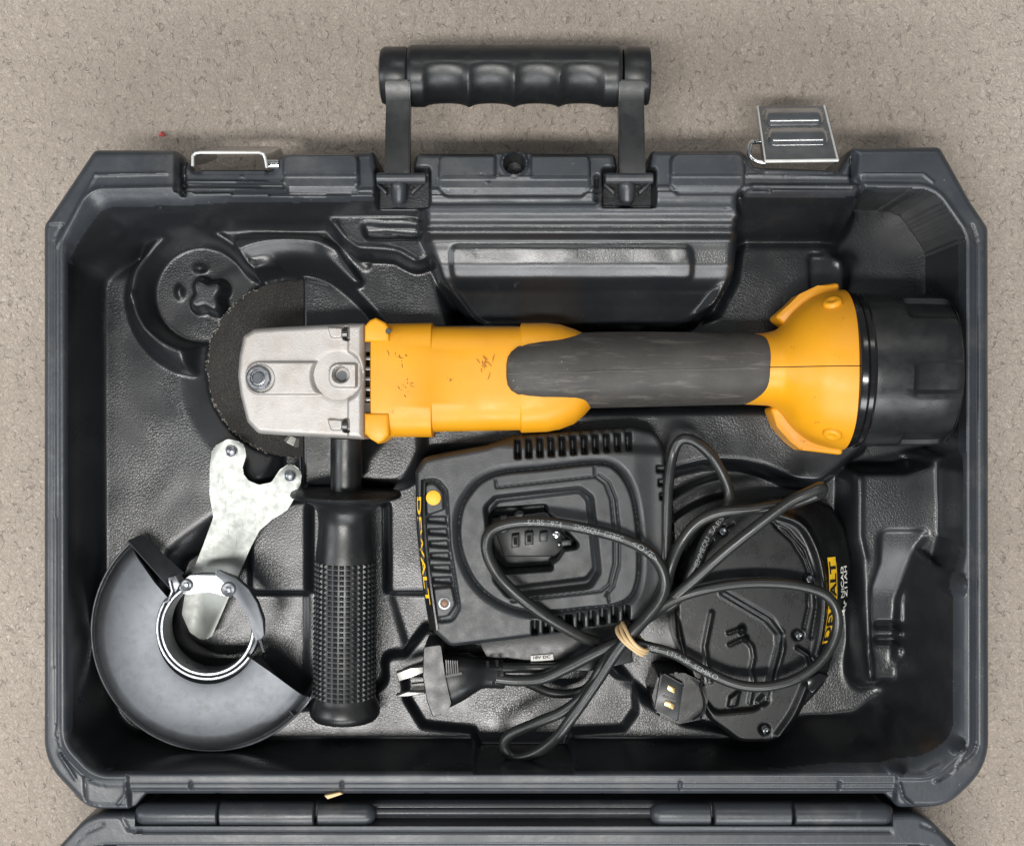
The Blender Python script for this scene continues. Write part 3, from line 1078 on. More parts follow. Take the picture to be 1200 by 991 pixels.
mk("latch_edge_glint", *tube_vf([bl, br], 0.0009, 8), M_edge_glint, case)  # pale rods added as the glint on the plate edges
mk("latch_edge_glint", *tube_vf([br, tr], 0.0006, 8), M_edge_glint, case)
mk("latch_edge_glint", *tube_vf([bl, tl], 0.0005, 8), M_edge_glint, case)
# left latch hangs down outside the rim: bent sheet seen on edge
zt = ZR + 0.001
path = [(226, 195), (226, 183), (229, 180), (235, 179), (304, 179), (309, 181), (311, 186), (313, 197)]
V_, F_ = [], []
pth = [P(x, y, zt) for x, y in path]
cn = Vector(P(269, 190, zt))
for lv, (zz_, dy) in enumerate(((zt, 0.0), (0.060, 0.012), (0.034, 0.026))):
    for side in (0, 1):
        for p in pth:
            q = Vector(p)
            t = (cn - q); t.z = 0
            t.normalize()
            q = q + t * (0.0011 * side)
            V_.append((q.x, q.y + dy * 0.55, zz_))
n = len(pth)
for lv in range(2):
    for i in range(n - 1):
        a = lv * 2 * n + i
        F_.append([a, a + 1, a + 1 + 2 * n, a + 2 * n])
        F_.append([a + n + 1, a + n, a + 3 * n, a + 3 * n + 1])
for i in range(n - 1):
    F_.append([i, i + n, i + n + 1, i + 1])
    F_.append([4 * n + i + 1, 4 * n + i + 1 + n, 4 * n + i + n, 4 * n + i])
mk("latch_plate", V_, F_, M_latch, case)
mk("latch_edge_glint", *tube_vf([(p[0], p[1], p[2] + 0.0004) for p in pth], 0.0008, 8), M_edge_glint, case)  # glint along the bent sheet, put in as a pale rod
lathe("latch_pin", [(0, 0.0026), (0.006, 0.0026)], P(314, 193, 0.080), (1, 0, 0), M_chrome, case, 12)

# ------------------------------------------------------------------ worn grinding disc under the head
dz = ZF + 0.0065
dc = P(347, 432, dz)
disc = root("grinding_disc", "dark worn abrasive disc lying in the round recess under the grinder head", "grinding disc", (dc[0], dc[1], dz))
R_ = 103 * S * ratio(dz)
V_, F_ = [], []
rng = np.random.RandomState(3)
n = 160
rings = []
for (rad, z) in ((0.0105, dz), (0.0105, dz + 0.003), (0.02, dz + 0.0026), (0.024, dz + 0.0042), (R_ * 0.97, dz + 0.0046), (R_, dz + 0.004), (R_, dz + 0.0005), (R_ * 0.98, dz)):
    ring = []
    for k in range(n):
        a = 2 * math.pi * k / n
        j = 1 + (rng.uniform(-0.012, 0.012) if rad > R_ * 0.9 else 0)
        ring.append((dc[0] + rad * j * math.cos(a), dc[1] + rad * j * math.sin(a), z))
    rings.append(ring)
v, f = loft(rings, caps=False)
f += [[7 * n + k, 7 * n + (k + 1) % n, (k + 1) % n, k] for k in range(n)]
mk("abrasive_wheel", v, f, M_disc, disc, True, 60)
vf = []
for i in range(110):
    a = rng.uniform(2.0, 4.4); r = R_ * rng.uniform(0.975, 1.01)
    p = Vector((dc[0] + r * math.cos(a), dc[1] + r * math.sin(a), dz + 0.0045))
    t = Vector((-math.sin(a), math.cos(a), 0)) * rng.uniform(0.0002, 0.0006)
    vf.append(tube_vf([p - t, p + t], rng.uniform(0.00015, 0.0004), 5))
tag(mk("grit", *join(vf), material("pale_grit", (0.20, 0.175, 0.15), 0.7), disc), kind="stuff")

# ------------------------------------------------------------------ angle grinder
gr = root("angle_grinder", "yellow and black cordless angle grinder with silver gear head lying across the case", "angle grinder", P(600, 440, ZF + 0.01))
zg = 0.0885
ho = rpoly([(283, 392, 6), (296, 384, 8), (330, 382), (408, 378, 2), (427, 378, 2), (427, 515, 2), (408, 514, 3), (330, 510), (300, 508, 10), (287, 494, 10), (279, 462), (276, 440), (278, 415)], 5)
G = Field(ho, 0.8, zg)
G.Z[:] = zg - 0.001
G.Z -= 0.0011 * sst((330 - G.U) / 60)
G.add(rpoly([(408, 378), (430, 378), (430, 517), (408, 517)]), 0.0022, 3)
G.add(rpoly([(288, 424, 18), (412, 424), (412, 462), (288, 462, 18)], 8), 0.0020, 3.2)
G.flat(circ(396, 440, 29), zg - 0.0012, 5)
G.add(rpoly([(386, 426, 12), (418, 426, 3), (418, 454, 3), (386, 454, 12)]), 0.0042, 2.5)
G.flat(circ(400, 439, 8.5), zg - 0.006, 2)
G.flat(circ(305, 443, 16), zg - 0.0016, 2)
for y in (383, 491):
    G.add(rpoly([(384, y, 2), (401, y + 1, 2), (401, y + 13, 4), (388, y + 13, 4)]), 0.0016, 2)
    G.flat(rpoly([(402, y + 0, 3), (409, y, 2), (409, y + 16, 2), (402, y + 14, 3)]), zg - 0.007, 1.5)
G.edge(7, 0.005)
G.build("gear_housing", M_alu, gr, 0.055)
# lower part of the gear case, inset
prism("bearing_flange", [(x, y) for x, y in rpoly([(283, 400, 12), (400, 386, 6), (424, 386), (424, 508), (300, 502, 14), (284, 480, 12)])], 0.036, 0.0552, M_alu, gr, 0.001, zs=0.07)
lathe("spindle_nut", [(0, 0.0086), (0.004, 0.0086), (0.006, 0.006)], P(322, 440, 0.037), (0, 0, -1), M_clamp, gr, 6, 20)
# spindle lock: knurled ring and bright pin
lathe("ring", [(0, 0.0068), (0.0018, 0.0066), (0.0024, 0.0058), (0.0024, 0.0046), (0.0008, 0.0042), (0.0008, 0.001)], P(303.5, 443, zg - 0.002), (0, 0, 1), M_clamp, gr, 32)
for k in range(8):
    a = 2 * math.pi * k / 8 + 0.2
    lathe("ring_tooth", [(0, 0.0009), (0.0006, 0.0007)], P(303.5 + 11.4 * math.cos(a), 443 + 11.4 * math.sin(a), zg + 0.0002), (0, 0, 1), M_clamp, gr, 6)
lathe("spindle_pin", [(0, 0.0032), (0.0022, 0.0032), (0.0029, 0.0024)], P(303, 443, zg - 0.0012), (0, 0, 1), M_chrome, gr, 24)
for y in (391, 499):
    lathe("screw", [(0, 0.0026), (0.0035, 0.0026), (0.004, 0.002)], P(407, y, zg - 0.003), (-1, 0, 0), M_screw, gr, 16)
    lathe("boss_pin", [(0, 0.003), (0.0015, 0.0026)], P(401, 440, zg - 0.0065), (0, 0, 1), M_chrome, gr, 16) if y == 391 else None
# guard clamp screw below the head
lathe("clamp_screw", [(0, 0.003), (0.003, 0.0042), (0.0042, 0.0042), (0.0045, 0.0035)], P(345, 512, 0.068), (-0.5, -1, 0), M_nickel, gr, 6, 20)
# near-black core: shade behind the vents painted in
lathe("vent_shade_core", [(0, 0.022), (0.012, 0.022)], (P(425, 441, 0.066)[0], P(425, 443, 0.066)[1], 0.060), (1, 0, 0), M_shade_line, gr, 32)
for i in range(7):
    prism("fan_blade", [(427, 405 + i * 12), (441, 405 + i * 12), (441, 410 + i * 12), (427, 410 + i * 12)], 0.06, 0.0842, M_screw, gr, 0.0003)
for (y0, y1) in ((396, 412), (471, 486)):
    prism("vent_block", [(426, y0), (440, y0), (440, y1), (426, y1)], 0.05, 0.0852, M_grip, gr, 0.0005)
# yellow lugs
for pts in ([(427, 382), (433, 375), (440, 372), (452, 378), (456, 384), (456, 400), (427, 400)], [(427, 484), (456, 484), (456, 510), (450, 516), (443, 520), (434, 514), (427, 508)]):
    prism("lug", pts, 0.036, 0.0895, M_yellow, gr, 0.0018, 3)
lathe("lug_screw", [(0, 0.0016), (0.0004, 0.0014)], P(455, 388, 0.0896), (0, 0, 1), M_screw, gr, 12)
# yellow motor housing
sec = []
for (px, a, b, zc, hz, e) in ((439.5, 386, 506, .061, .0255, 4.5), (441, 382, 511, .061, .0275, 4.5), (452, 381, 512, .061, .028, 4.6), (508, 380, 512, .061, .0278, 4.4), (509.5, 384, 506, .061, .0275, 4.2), (560, 384, 505, .061, .0272, 4.0), (609, 384, 504, .061, .0268, 4.0),
                              (611, 380, 507, .061, .0272, 4.0), (640, 379.5, 506, .061, .0265, 3.6), (656, 381, 503, .061, .026, 3.2), (672, 386, 497, .061, .0255, 2.8), (684, 391, 487, .0615, .0245, 2.5), (692, 396, 478, .0615, .023, 2.3)):
    sec.append(ring_x(px, a, b, zc, hz, e, 72))
mk("motor_housing", *loft(sec), M_yellow, gr, True, 30)
# seams and end step
mk("housing_seam", *tube_vf([P(610, y, .0885 - 0.0000022 * (y - 443) ** 2) for y in range(396, 404, 2)], 0.0003, 5), M_shade_line, gr)
prism("rating_plate", [(514, 381), (607, 381), (607, 385), (514, 385)], 0.045, 0.066, M_label, gr, 0.0004, zs=0.066)
# rubber overmould grip
sec = []
for (px, a, b, zc, hz, e) in ((593.5, 424, 450, .063, .0262, 3.6), (595, 415, 459, .063, .0276, 3.6), (599, 408, 466, .063, .0288, 3.3), (606, 401, 472, .063, .0297, 3.0), (618, 396, 476, .063, .0303, 2.7), (636, 393, 478, .063, .0303, 2.6), (665, 391, 478.5, .063, .0294, 2.5), (700, 389.5, 478, .063, .0274, 2.4),
                              (760, 389, 476.5, .064, .0255, 2.25), (820, 389.5, 475, .064, .0248, 2.2), (870, 390.5, 474, .064, .0245, 2.2), (892, 392, 471, .064, .0242, 2.2), (898, 396, 467, .064, .0236, 2.2), (903, 404, 460, .064, .0225, 2.2)):
    sec.append(ring_x(px, a, b, zc, hz, e, 64))
sec2 = []
# densify lengthwise
for i in range(len(sec) - 1):
    A_, B_ = np.array(sec[i]), np.array(sec[i + 1])
    for k in range(3): sec2.append(A_ + (B_ - A_) * k / 3)
sec2.append(np.array(sec[-1]))
mk("grip", *loft(sec2), M_grip, gr, True, 50)
gtop = lambda px: np.interp(px, [594, 618, 665, 760, 870, 903], [.0918, .0933, .0924, .0895, .0885, .0865])
seam = [P(px, 437 - 0.018 * (px - 594) + (0.8 if px < 700 else 0), gtop(px) - 0.00005) for px in range(596, 900, 8)]
mk("grip_seam", *tube_vf(seam, 0.00028, 6), material("pale_seam", (0.10, 0.095, 0.088), 0.6), gr)
# yellow battery foot: neck flaring to a round collar
zb = 0.064
sec = []
prof = [(868, 392, 473.5, .0228), (886, 391, 474.5, .0234), (896, 390, 475, .0246), (903, 388.5, 476, .0254), (910, 386, 480, .0262), (917, 380, 487, .0282), (926, 369, 499, .031), (938, 358, 510, .0345), (950, 350, 518, .037), (964, 344, 523, .0387), (978, 341, 526, .0398), (986, 340, 527, .0402)]
pf = catmull([(a, b, c, d) for a, b, c, d in prof], 3)
for q in pf:
    sec.append(ring_x(q[0], q[1], q[2], zb, q[3], 2.05, 72))
mk("battery_foot", *loft(sec), M_yellow, gr, True, 60)
# side skirts of the foot, lower and wider
for (y0, y1, yy) in ((-1, 0, 0),):
    top_ = [(905, 372), (922, 358), (934, 346), (955, 336), (981, 332), (981, 372), (930, 392)]
    bot_ = [(900, 478), (908, 500), (924, 518), (936, 527), (985, 533), (985, 500), (930, 470)]
    prism("skirt", rpoly([(x, y, 5) for x, y in top_], 3), 0.045, 0.064, M_yellow, gr, 0.003, 3, zs=0.058)
    prism("skirt", rpoly([(x, y, 5) for x, y in bot_], 3), 0.045, 0.064, M_yellow, gr, 0.003, 3, zs=0.058)
ctr = Vector(((P(985, 433, zb)[0]), P(985, 433.5, zb)[1], zb))
for sgn in (-1, 1):
    a = math.radians(90 + sgn * 55)
    # oval screw bosses on the flare
    x_ = P(972, 433, .080)[0]
    r_ = 0.0388
    p = Vector((x_, ctr.y + math.cos(a) * 0.0431, zb + math.sin(a) * 0.0393))
    nrm = Vector((-0.30, math.cos(a), math.sin(a))).normalized()
    tv = Vector((0, -nrm.z, nrm.y)).normalized()
    su = tv.cross(nrm).normalized()
    rings = []
    for (h_, q_) in ((-0.004, 1.05), (0.0006, 1.0), (0.0016, 0.86), (0.0019, 0.6), (0.0012, 0.30), (0.0010, 0.02)):
        rings.append([p + nrm * h_ + su * (0.0052 * q_ * math.cos(2 * math.pi * k / 28)) + tv * (0.0044 * q_ * math.sin(2 * math.pi * k / 28)) for k in range(28)])
    mk("screw_boss", *loft(rings), M_yellow, gr, True, 50)
fs = []
for q in pf[3:]:
    x, y, _ = P(q[0], 433, zb)
    fs.append((x, ctr.y + 0.0005, zb + q[3] + 0.00005))
mk("foot_seam", *tube_vf(fs, 0.00022, 5), M_shade_line, gr)
# battery pack: collar rings and fluted drum
bp_ = root
x0 = P(986, 433, zb)[0]
cy_ = ctr.y
Rb = 0.0430


def drum(name, prof, mat, m=144, flutes=False):
    rings = []
    for (d, r, fl_) in prof:
        ring = []
        for k in range(m):
            t = 2 * math.pi * k / m
            rr_ = r
            if flutes:
                for j in range(6):
                    c = math.radians(90 + 8 + 60 * j)
                    dt = abs((t - c + math.pi) % (2 * math.pi) - math.pi)
                    rr_ -= 0.0026 * fl_ * float(sst((math.radians(11.5) - dt) / math.radians(2.6) + 0.5))
            ring.append((x0 + d, cy_ + rr_ * math.cos(t), zb + rr_ * math.sin(t)))
        rings.append(ring)
    return mk(name, *loft(rings), mat, gr, True, 32)


drum("collar_ring", [(-0.001, Rb - 0.004, 0), (0, Rb - 0.0006, 0), (0.0012, Rb, 0), (0.0035, Rb + 0.0002, 0), (0.0042, Rb - 0.0008, 0), (0.0048, Rb, 0), (0.0070, Rb, 0), (0.008, Rb - 0.0008, 0), (0.0105, Rb - 0.0012, 0)], M_gloss)
prf = [(0.0085, Rb - 0.0009, 0), (0.011, Rb - 0.0006, 0), (0.021, Rb - 0.0008, 0), (0.0255, Rb - 0.0009, 0), (0.0265, Rb - 0.0009, .35), (0.0275, Rb - 0.0009, .8), (0.029, Rb - 0.0009, 1), (0.040, Rb - 0.001, 1), (0.0465, Rb - 0.0013, 1), (0.0490, Rb - 0.0022, .8), (0.0503, Rb - 0.0042, .4), (0.0507, Rb - 0.008, 0)]
prf = [(0.0085 + (d - 0.0085) * 1.115, r, q) for d, r, q in prf]
bt = drum("battery_pack", prf, M_black, flutes=True)
mk("battery_seam", *tube_vf([(x0 + 0.0492 * 1.1, cy_ + (Rb - 0.0019) * math.cos(t), zb + (Rb - 0.0019) * math.sin(t)) for t in np.linspace(0.3, math.pi - 0.3, 40)], 0.0003, 5), M_gloss, gr)
# scrape marks on the yellow top
rng = np.random.RandomState(11)
vf = []
for (cx, cy, n_) in ((468, 418, 9), (478, 448, 10), (566, 423, 7), (575, 430, 5)):
    for i in range(n_):
        x = cx + rng.normal(0, 5); y = cy + rng.normal(0, 7)
        a = rng.normal(1.1, 0.5); l = rng.uniform(1, 5)
        zt_ = .0889
        pp = [P(x - l * math.cos(a), y - l * math.sin(a), zt_ - 0.0001), P(x + rng.uniform(-1, 1), y + rng.uniform(-1, 1), zt_), P(x + l * math.cos(a), y + l * math.sin(a), zt_ - 0.0001)]
        vf.append(tube_vf(pp, [0.00012, rng.uniform(0.00015, 0.00035), 0.0001], 6, flat=0.3))
tag(mk("scrape", *join(vf), material("scrape_brown", (0.30, 0.10, 0.015), 0.8), gr), kind="stuff")

# ------------------------------------------------------------------ side handle
sh0 = P(404, 577, 0.054)
sh = root("side_handle", "black side handle with knurled barrel and round flange below the grinder head", "side handle", (sh0[0], sh0[1], ZF + 0.01))
# the axis runs down the page, slightly dipping
A0 = Vector(P(406, 513, 0.060)); A1 = Vector(P(404, 842, 0.047))
ax = (A1 - A0); LL = ax.length; ax.normalize()


def at_py(py):
    return (py - 513) / (842 - 513) * LL


k = S * 1.04
lathe("stem", [(0, 18.5 * k), (at_py(574), 18.5 * k)], A0, ax, M_black, sh, 32)
prof = [(at_py(573), 17 * k), (at_py(574.5), 58 * k), (at_py(576), 64 * k), (at_py(579), 65 * k), (at_py(581), 63.5 * k), (at_py(584), 50 * k), (at_py(590), 39 * k), (at_py(598), 33.5 * k), (at_py(612), 32 * k), (at_py(628), 33 * k), (at_py(645), 35 * k), (at_py(652), 35.6 * k),
        (at_py(700), 36 * k), (at_py(816), 36.5 * k), (at_py(820), 38.5 * k), (at_py(829), 42 * k), (at_py(835), 41.5 * k), (at_py(840), 38 * k), (at_py(842), 30 * k)]
lathe("barrel", prof, A0, ax, M_black, sh, 64, 50)
# raised pyramids of the knurling
s_ax = Vector((1, 0, 0)); s_ax = (s_ax - ax * s_ax.dot(ax)).normalized()
u_ax = s_ax.cross(ax)
if u_ax.z < 0: u_ax = -u_ax
V_, F_ = [], []
rows = 27
for r in range(rows):
    py = 654 + (814 - 654) * (r + 0.5) / rows
    d = at_py(py)
    rad = (35.7 + 0.7 * (py - 652) / 160) * k
    hd = (at_py(814) - at_py(654)) / rows * 0.42
    for c in range(-7, 8):
        a = math.radians(90 + c * 11.4)
        ha = math.radians(11.4) * 0.40
        o = len(V_)
        for (dd, da) in ((-hd, -ha), (hd, -ha), (hd, ha), (-hd, ha)):
            p = A0 + ax * (d + dd) + (s_ax * math.cos(a + da) + u_ax * math.sin(a + da)) * (rad - 0.0001)
            V_.append(p)
        for (dd, da) in ((-hd * .12, -ha * .12), (hd * .12, -ha * .12), (hd * .12, ha * .12), (-hd * .12, ha * .12)):
            V_.append(A0 + ax * (d + dd) + (s_ax * math.cos(a + da) + u_ax * math.sin(a + da)) * (rad + 0.0009))
        for i in range(4):
            F_.append([o + i, o + (i + 1) % 4, o + 4 + (i + 1) % 4, o + 4 + i])
        F_.append([o + 4, o + 5, o + 6, o + 7])
tag(mk("knurling", V_, F_, M_gloss if False else M_black, sh, False), kind="stuff")

# ------------------------------------------------------------------ pin spanner
sp0 = P(290, 600, 0.045)
outl = [(250, 524, 8), (268, 514, 9), (287, 519, 9), (289, 534, 5), (283, 552, 8), (291, 563, 7), (303, 568, 7), (318, 565, 7), (328, 550, 6), (341, 542, 7), (354, 552, 8), (352, 568, 6), (345, 583, 5), (336, 598, 8), (318, 609, 8), (303, 622, 10), (292, 642), (244, 748, 4), (234, 754, 8), (218, 744, 10), (209, 722, 12), (214, 692, 10), (236, 640), (249, 606, 12), (245, 580, 8), (246, 548, 8)]
tilt = lambda x, y: (y - P(0, 560, .045)[1]) * 0.10
spn = prism("pin_spanner", rpoly(outl, 5), 0.0435, 0.0465, M_zinc, None, 0.0006, 2, org=(sp0[0], sp0[1], 0.04), tilt=tilt)
spr = root("pin_spanner", "silver two-pin spanner with forked end slid through the wheel guard", "spanner", (sp0[0], sp0[1], 0.04))
w = spn.matrix_world.copy()
spn.name = "spanner_body"
spn.parent = spr
spn.location = (0, 0, 0)
for (x, y) in ((272, 528), (340, 557)):
    b = Vector(P(x, y, 0.0465)); b.z += tilt(0, b.y)
    lathe("pin", [(0, 0.0034), (0.0004, 0.0036), (0.0006, 0.0030), (0.0002, 0.0027), (0.0012, 0.0024), (0.0017, 0.0014)], b - Vector((0, 0, 0.0001)), (0, 0, 1), M_clamp, spr, 24)

# ------------------------------------------------------------------ wheel guard
zgd = 0.063
gc = P(243, 742, zgd)
gd = root("wheel_guard", "curved grey steel wheel guard with lever clamp collar in the lower left corner", "wheel guard", (gc[0], gc[1], ZF + 0.01))
kk = S * ratio(zgd)
Ro = 139 * kk; Ri = 57 * kk


def angof(px, py):
    return math.atan2(-(py - 742), px - 243)


# sector: from upper-left going counter-clockwise (through left, bottom) to lower right
a0 = math.radians(131.5); a1 = math.radians(326) 
NA = 110
prof = [(Ri, -0.0026), (Ri + 0.0012, -0.0004), (Ri + 0.0035, 0.0), (Ro * 0.62, 0.0002), (Ro * 0.86, -0.0006), (Ro * 0.925, -0.0018), (Ro * 0.96, -0.0036), (Ro * 0.985, -0.0062), (Ro * 0.998, -0.0084), (Ro * 1.02, -0.0092), (Ro * 1.025, -0.0102), (Ro * 1.006, -0.0150), (Ro * 1.000, -0.0235), (Ro * 0.985, -0.0225), (Ro * 0.982, -0.012), (Ro * 0.965, -0.0070), (Ro * 0.94, -0.0046), (Ro * 0.90, -0.0030), (Ro * 0.6, -0.0014), (Ri + 0.001, -0.0022)]
prof_smooth = prof
V_, F_ = [], []
for i in range(NA + 1):
    for (r, z) in prof:
        # the two straight cuts are parallel offsets, wider apart at the rim
        t = i / NA
        fr = (r - Ri) / (Ro - Ri)
        b0 = a0 + math.radians(7.0) * (1 - fr) * 1.0
        b1 = a1 + math.radians(4.0) * (1 - fr)
        a = b0 + (b1 - b0) * t
        V_.append((gc[0] + r * math.cos(a), gc[1] + r * math.sin(a), zgd + z))
m = len(prof)
for i in range(NA):
    for j in range(m):
        l = (j + 1) % m
        F_.append([i * m + j, i * m + l, (i + 1) * m + l, (i + 1) * m + j])
F_.append([j for j in range(m)]); F_.append([NA * m + j for j in range(m)][::-1])
mk("guard_shell", V_, F_, M_guard, gd, True, 38)
# bright rolled lip
lip_ = [(gc[0] + Ro * 1.024 * math.cos(a), gc[1] + Ro * 1.024 * math.sin(a), zgd - 0.0096) for a in np.linspace(a0 - 0.02, a1 + 0.01, 90)]
mk("rolled_lip", *tube_vf(lip_, 0.0006, 8), M_clamp, gd)


# turned-down cheeks along both straight cuts
def cheek(p0, p1, q1, q0):
    A_ = [Vector(P(*p0, zgd - 0.001)), Vector(P(*p1, zgd - 0.003)), Vector(P(*q1, zgd - 0.021)), Vector(P(*q0, zgd - 0.012))]
    return mk("cheek", *patch_grid(A_[0], A_[1], A_[2], A_[3], lambda a, b: 0, 10, 6, 0.0010), M_blk_steel, gd)


M_blk_steel = material("cheek_steel", (0.16, 0.17, 0.185), 0.42, metal=0.8, noise=(60, 0.2))  # plain mid-grey steel of the cheeks
cheek((199, 690), (149, 634), (165, 627), (215, 672))
cheek((289, 778), (345, 838), (357, 831), (305, 768))
# collar
cc = P(245, 735, zgd)
Rc = 51 * kk
pr = [(Rc, -0.014), (Rc, 0.0035), (Rc + 0.0006, 0.0042), (Rc + 0.0016, 0.0042), (Rc + 0.0022, 0.0035), (Rc + 0.0022, -0.001), (Rc + 0.0034, -0.0014), (Rc + 0.0034, -0.014)]
V_, F_ = [], []
NC = 96
ca0, ca1 = math.radians(118), math.radians(118 + 352)
for i in range(NC + 1):
    a = ca0 + (ca1 - ca0) * i / NC
    for (r, z) in pr:
        V_.append((cc[0] + r * math.cos(a), cc[1] + r * math.sin(a), zgd + z))
m = len(pr)
for i in range(NC):
    for j in range(m):
        l = (j + 1) % m
        F_.append([i * m + j, i * m + l, (i + 1) * m + l, (i + 1) * m + j])
mk("collar", V_, F_, M_clamp, gd, True, 35)
seg_ = [(cc[0] + (Rc + 0.0036) * math.cos(a), cc[1] + (Rc + 0.0036) * math.sin(a), zgd + 0.0016) for a in np.linspace(math.radians(135), math.radians(325), 60)]
# strap outside the collar, flaring up to a hinge ear at upper left
seg_ = [P(200, 680, zgd + 0.003), P(203, 692, zgd + 0.003), P(199, 702, zgd + 0.003)] + seg_[4:]
mk("clamp_strap", *tube_vf(seg_, 0.0013, 10, flat=2.0), M_clamp, gd)
# hinge ear
prism("ear", [(196, 676), (206, 674), (212, 684), (206, 694), (198, 690)], zgd - 0.006, zgd + 0.004, M_clamp, gd, 0.0008, 2)
# link plate between the rivets
prism("link_plate", rpoly([(210, 684, 6), (222, 674, 6), (236, 671), (252, 671), (268, 675, 6), (278, 684, 8), (274, 699, 8), (262, 698, 6), (246, 692), (232, 693), (222, 697, 8), (211, 694, 6)], 5), zgd + 0.001, zgd + 0.0045, M_clamp, gd, 0.0008, 2)
# lever
prism("lever", rpoly([(250, 672, 2), (255, 668, 2), (276, 676), (292, 690), (302, 706), (309, 726), (309, 744, 3), (304, 751, 4), (297, 748, 3), (293, 728), (287, 712), (277, 699), (264, 690, 6), (262, 681, 3)], 4), zgd + 0.0035, zgd + 0.0085, M_guard, gd, 0.0018, 3)
mk("lever_tip", *tube_vf([P(305, 749, zgd + 0.004), P(307, 757, zgd + 0.003), P(309, 763, zgd + 0.002)], 0.0009, 8), M_chrome, gd)
for (x, y, r) in ((219, 685, 0.0034), (268, 690, 0.0040)):
    lathe("rivet", [(0, r), (0.0010, r), (0.0016, r * 0.82), (0.0012, r * 0.45), (0.0016, r * 0.3)], P(x, y, zgd + (0.0043 if x < 240 else 0.0083)), (0, 0, 1), M_clamp, gd, 24)

# ------------------------------------------------------------------ battery charger
zc = 0.074
ch0 = P(640, 630, ZF + 0.012)
ch = root("battery_charger", "black battery charger with yellow button and coiled mains cord under the grinder", "battery charger", ch0)
co_ = rpoly([(486, 552, 10), (496, 536, 14), (520, 531), (570, 522, 8), (600, 511), (744, 500, 4), (772, 506, 20), (783, 530, 14), (797, 600), (800, 690, 10), (782, 718, 14), (752, 730, 12), (640, 748), (528, 760, 14), (508, 742, 10), (495, 690), (487, 620)], 6)
C = Field(co_, 0.85, zc)
U, V = C.U, C.V
C.Z[:] = zc
# gentle crown and broad shoulders
C.edge(7, 0.006)
C.Z -= 0.020 * sst((U - 776) / 16) + 0.002 * sst((U - 740) / 30)
C.Z -= 0.005 * sst((528 - V - (U - 640) * -0.06) / 16)
C.Z -= 0.006 * sst((V - 738 + (U - 640) * 0.13) / 14)
# moulded groove round the face
face = [tuple(p) for p in catmull([(578, 560), (640, 552), (700, 546), (722, 554), (738, 582), (745, 630), (744, 680), (728, 703), (680, 710), (632, 714), (594, 706), (563, 684), (545, 650), (541, 615), (550, 584)], 6, True)]
C.flat(face, zc - 0.0040, 9, off=4)
C.flat(face, zc + 0.0008, 3)
# panel joints
L1 = [(581, 562), (582, 571), (697, 558), (697, 547)]
L2 = [(698, 558), (709, 566), (716, 585), (720, 625), (720, 660), (714, 684), (704, 692), (600, 704)]
L3 = [(702, 556), (714, 565), (722, 585), (726, 625), (726, 660), (719, 686), (710, 697)]
for l_ in (L1, L2, L3): C.groove(l_, 1.8, 0.0012)
C.groove([(712, 693), (714, 705)], 1.8, 0.0012)
well = rpoly([(568, 594, 10), (580, 582, 6), (680, 571, 10), (694, 582, 10), (703, 670, 10), (692, 688, 12), (596, 699, 10), (580, 680, 8)], 5)
C.flat(well, zc - 0.007, 5, off=-2)
C.flat(rpoly([(577, 598, 6), (584, 590, 4), (680, 579, 8), (688, 588, 8), (696, 668, 8), (688, 679, 8), (598, 690, 8), (588, 680, 6)], 5), zc - 0.0105, 3.5)
cav = rpoly([(572, 606, 6), (582, 598, 4), (640, 594, 3), (643, 604, 3), (654, 612, 3), (662, 622), (678, 640, 2), (676, 643, 2), (661, 645, 4), (654, 656, 4), (646, 662), (647, 669, 2), (592, 673, 3), (578, 660, 6)], 4)
C.flat(cav, zc - 0.030, 2.5)
# vent slots
for i in range(11):
    x = 606.5 + 13.1 * i; y = 526.5 - 0.95 * i
    C.flat([(x - 2.6, y - 10), (x + 2.6, y - 10), (x + 2.9, y + 10), (x - 2.1, y + 10)], zc - 0.014, 1.2)
    C.bump(x - 1, y - 12, 5, 6, -0.0025)
for i in range(9):
    x = 627 + 13.4 * i; y = 736 - 2.2 * i
    C.flat([(x - 3, y - 8), (x + 3, y - 8), (x + 3, y + 8), (x - 3, y + 8)], zc - 0.014, 1.2)
for i in range(7):
    x = 789 + 0.6 * i; y = 592 + 15 * i
    C.flat([(x - 5, y - 4), (x + 6, y - 4), (x + 6, y + 4), (x - 5, y + 4)], zc - 0.03, 1.5)
for i in range(3):
    C.flat([(771 + i * 2, 546 + 16 * i), (781, 546 + 16 * i), (781, 553 + 16 * i), (771 + i * 2, 553 + 16 * i)], zc - 0.010, 1.2)
# left pocket with button, grooves and screw
pk = rpoly([(498, 563, 5), (512, 562, 12), (523, 575, 10), (527, 640), (538, 712, 6), (530, 726, 10), (514, 728, 4), (504, 680), (498, 620)], 5)
C.flat(pk, zc - 0.0012, 2, off=1)
C.groove(pk + pk[:1], 1.4, 0.0010)
C.flat(rpoly([(499, 568, 4), (509, 567, 8), (518, 577, 6), (519, 596, 2), (501, 602, 2)]), zc + 0.0008, 1.5)
C.flat(rpoly([(509, 690, 2), (529, 688, 3), (533, 708, 8), (525, 720, 6), (513, 722, 2)]), zc + 0.0008, 1.5)
for i in range(6):
    y = 610 + 14.2 * i; x = 500.5 + 1.25 * i
    C.flat([(x, y - 3.6), (x + 21, y - 4.2), (x + 22, y + 2.8), (x + 0.5, y + 1.2)], zc - 0.0045, 2.2)
C.soften(2, sst(C.dist / 3))
body = C.build("charger_housing", M_charger, ch, ZF + 0.012)
lathe("button", [(0, 0.0040), (0.0010, 0.0040), (0.0013, 0.0034)], P(508, 583, zc + 0.0006), (0, 0, 1), M_yclean, ch, 28)
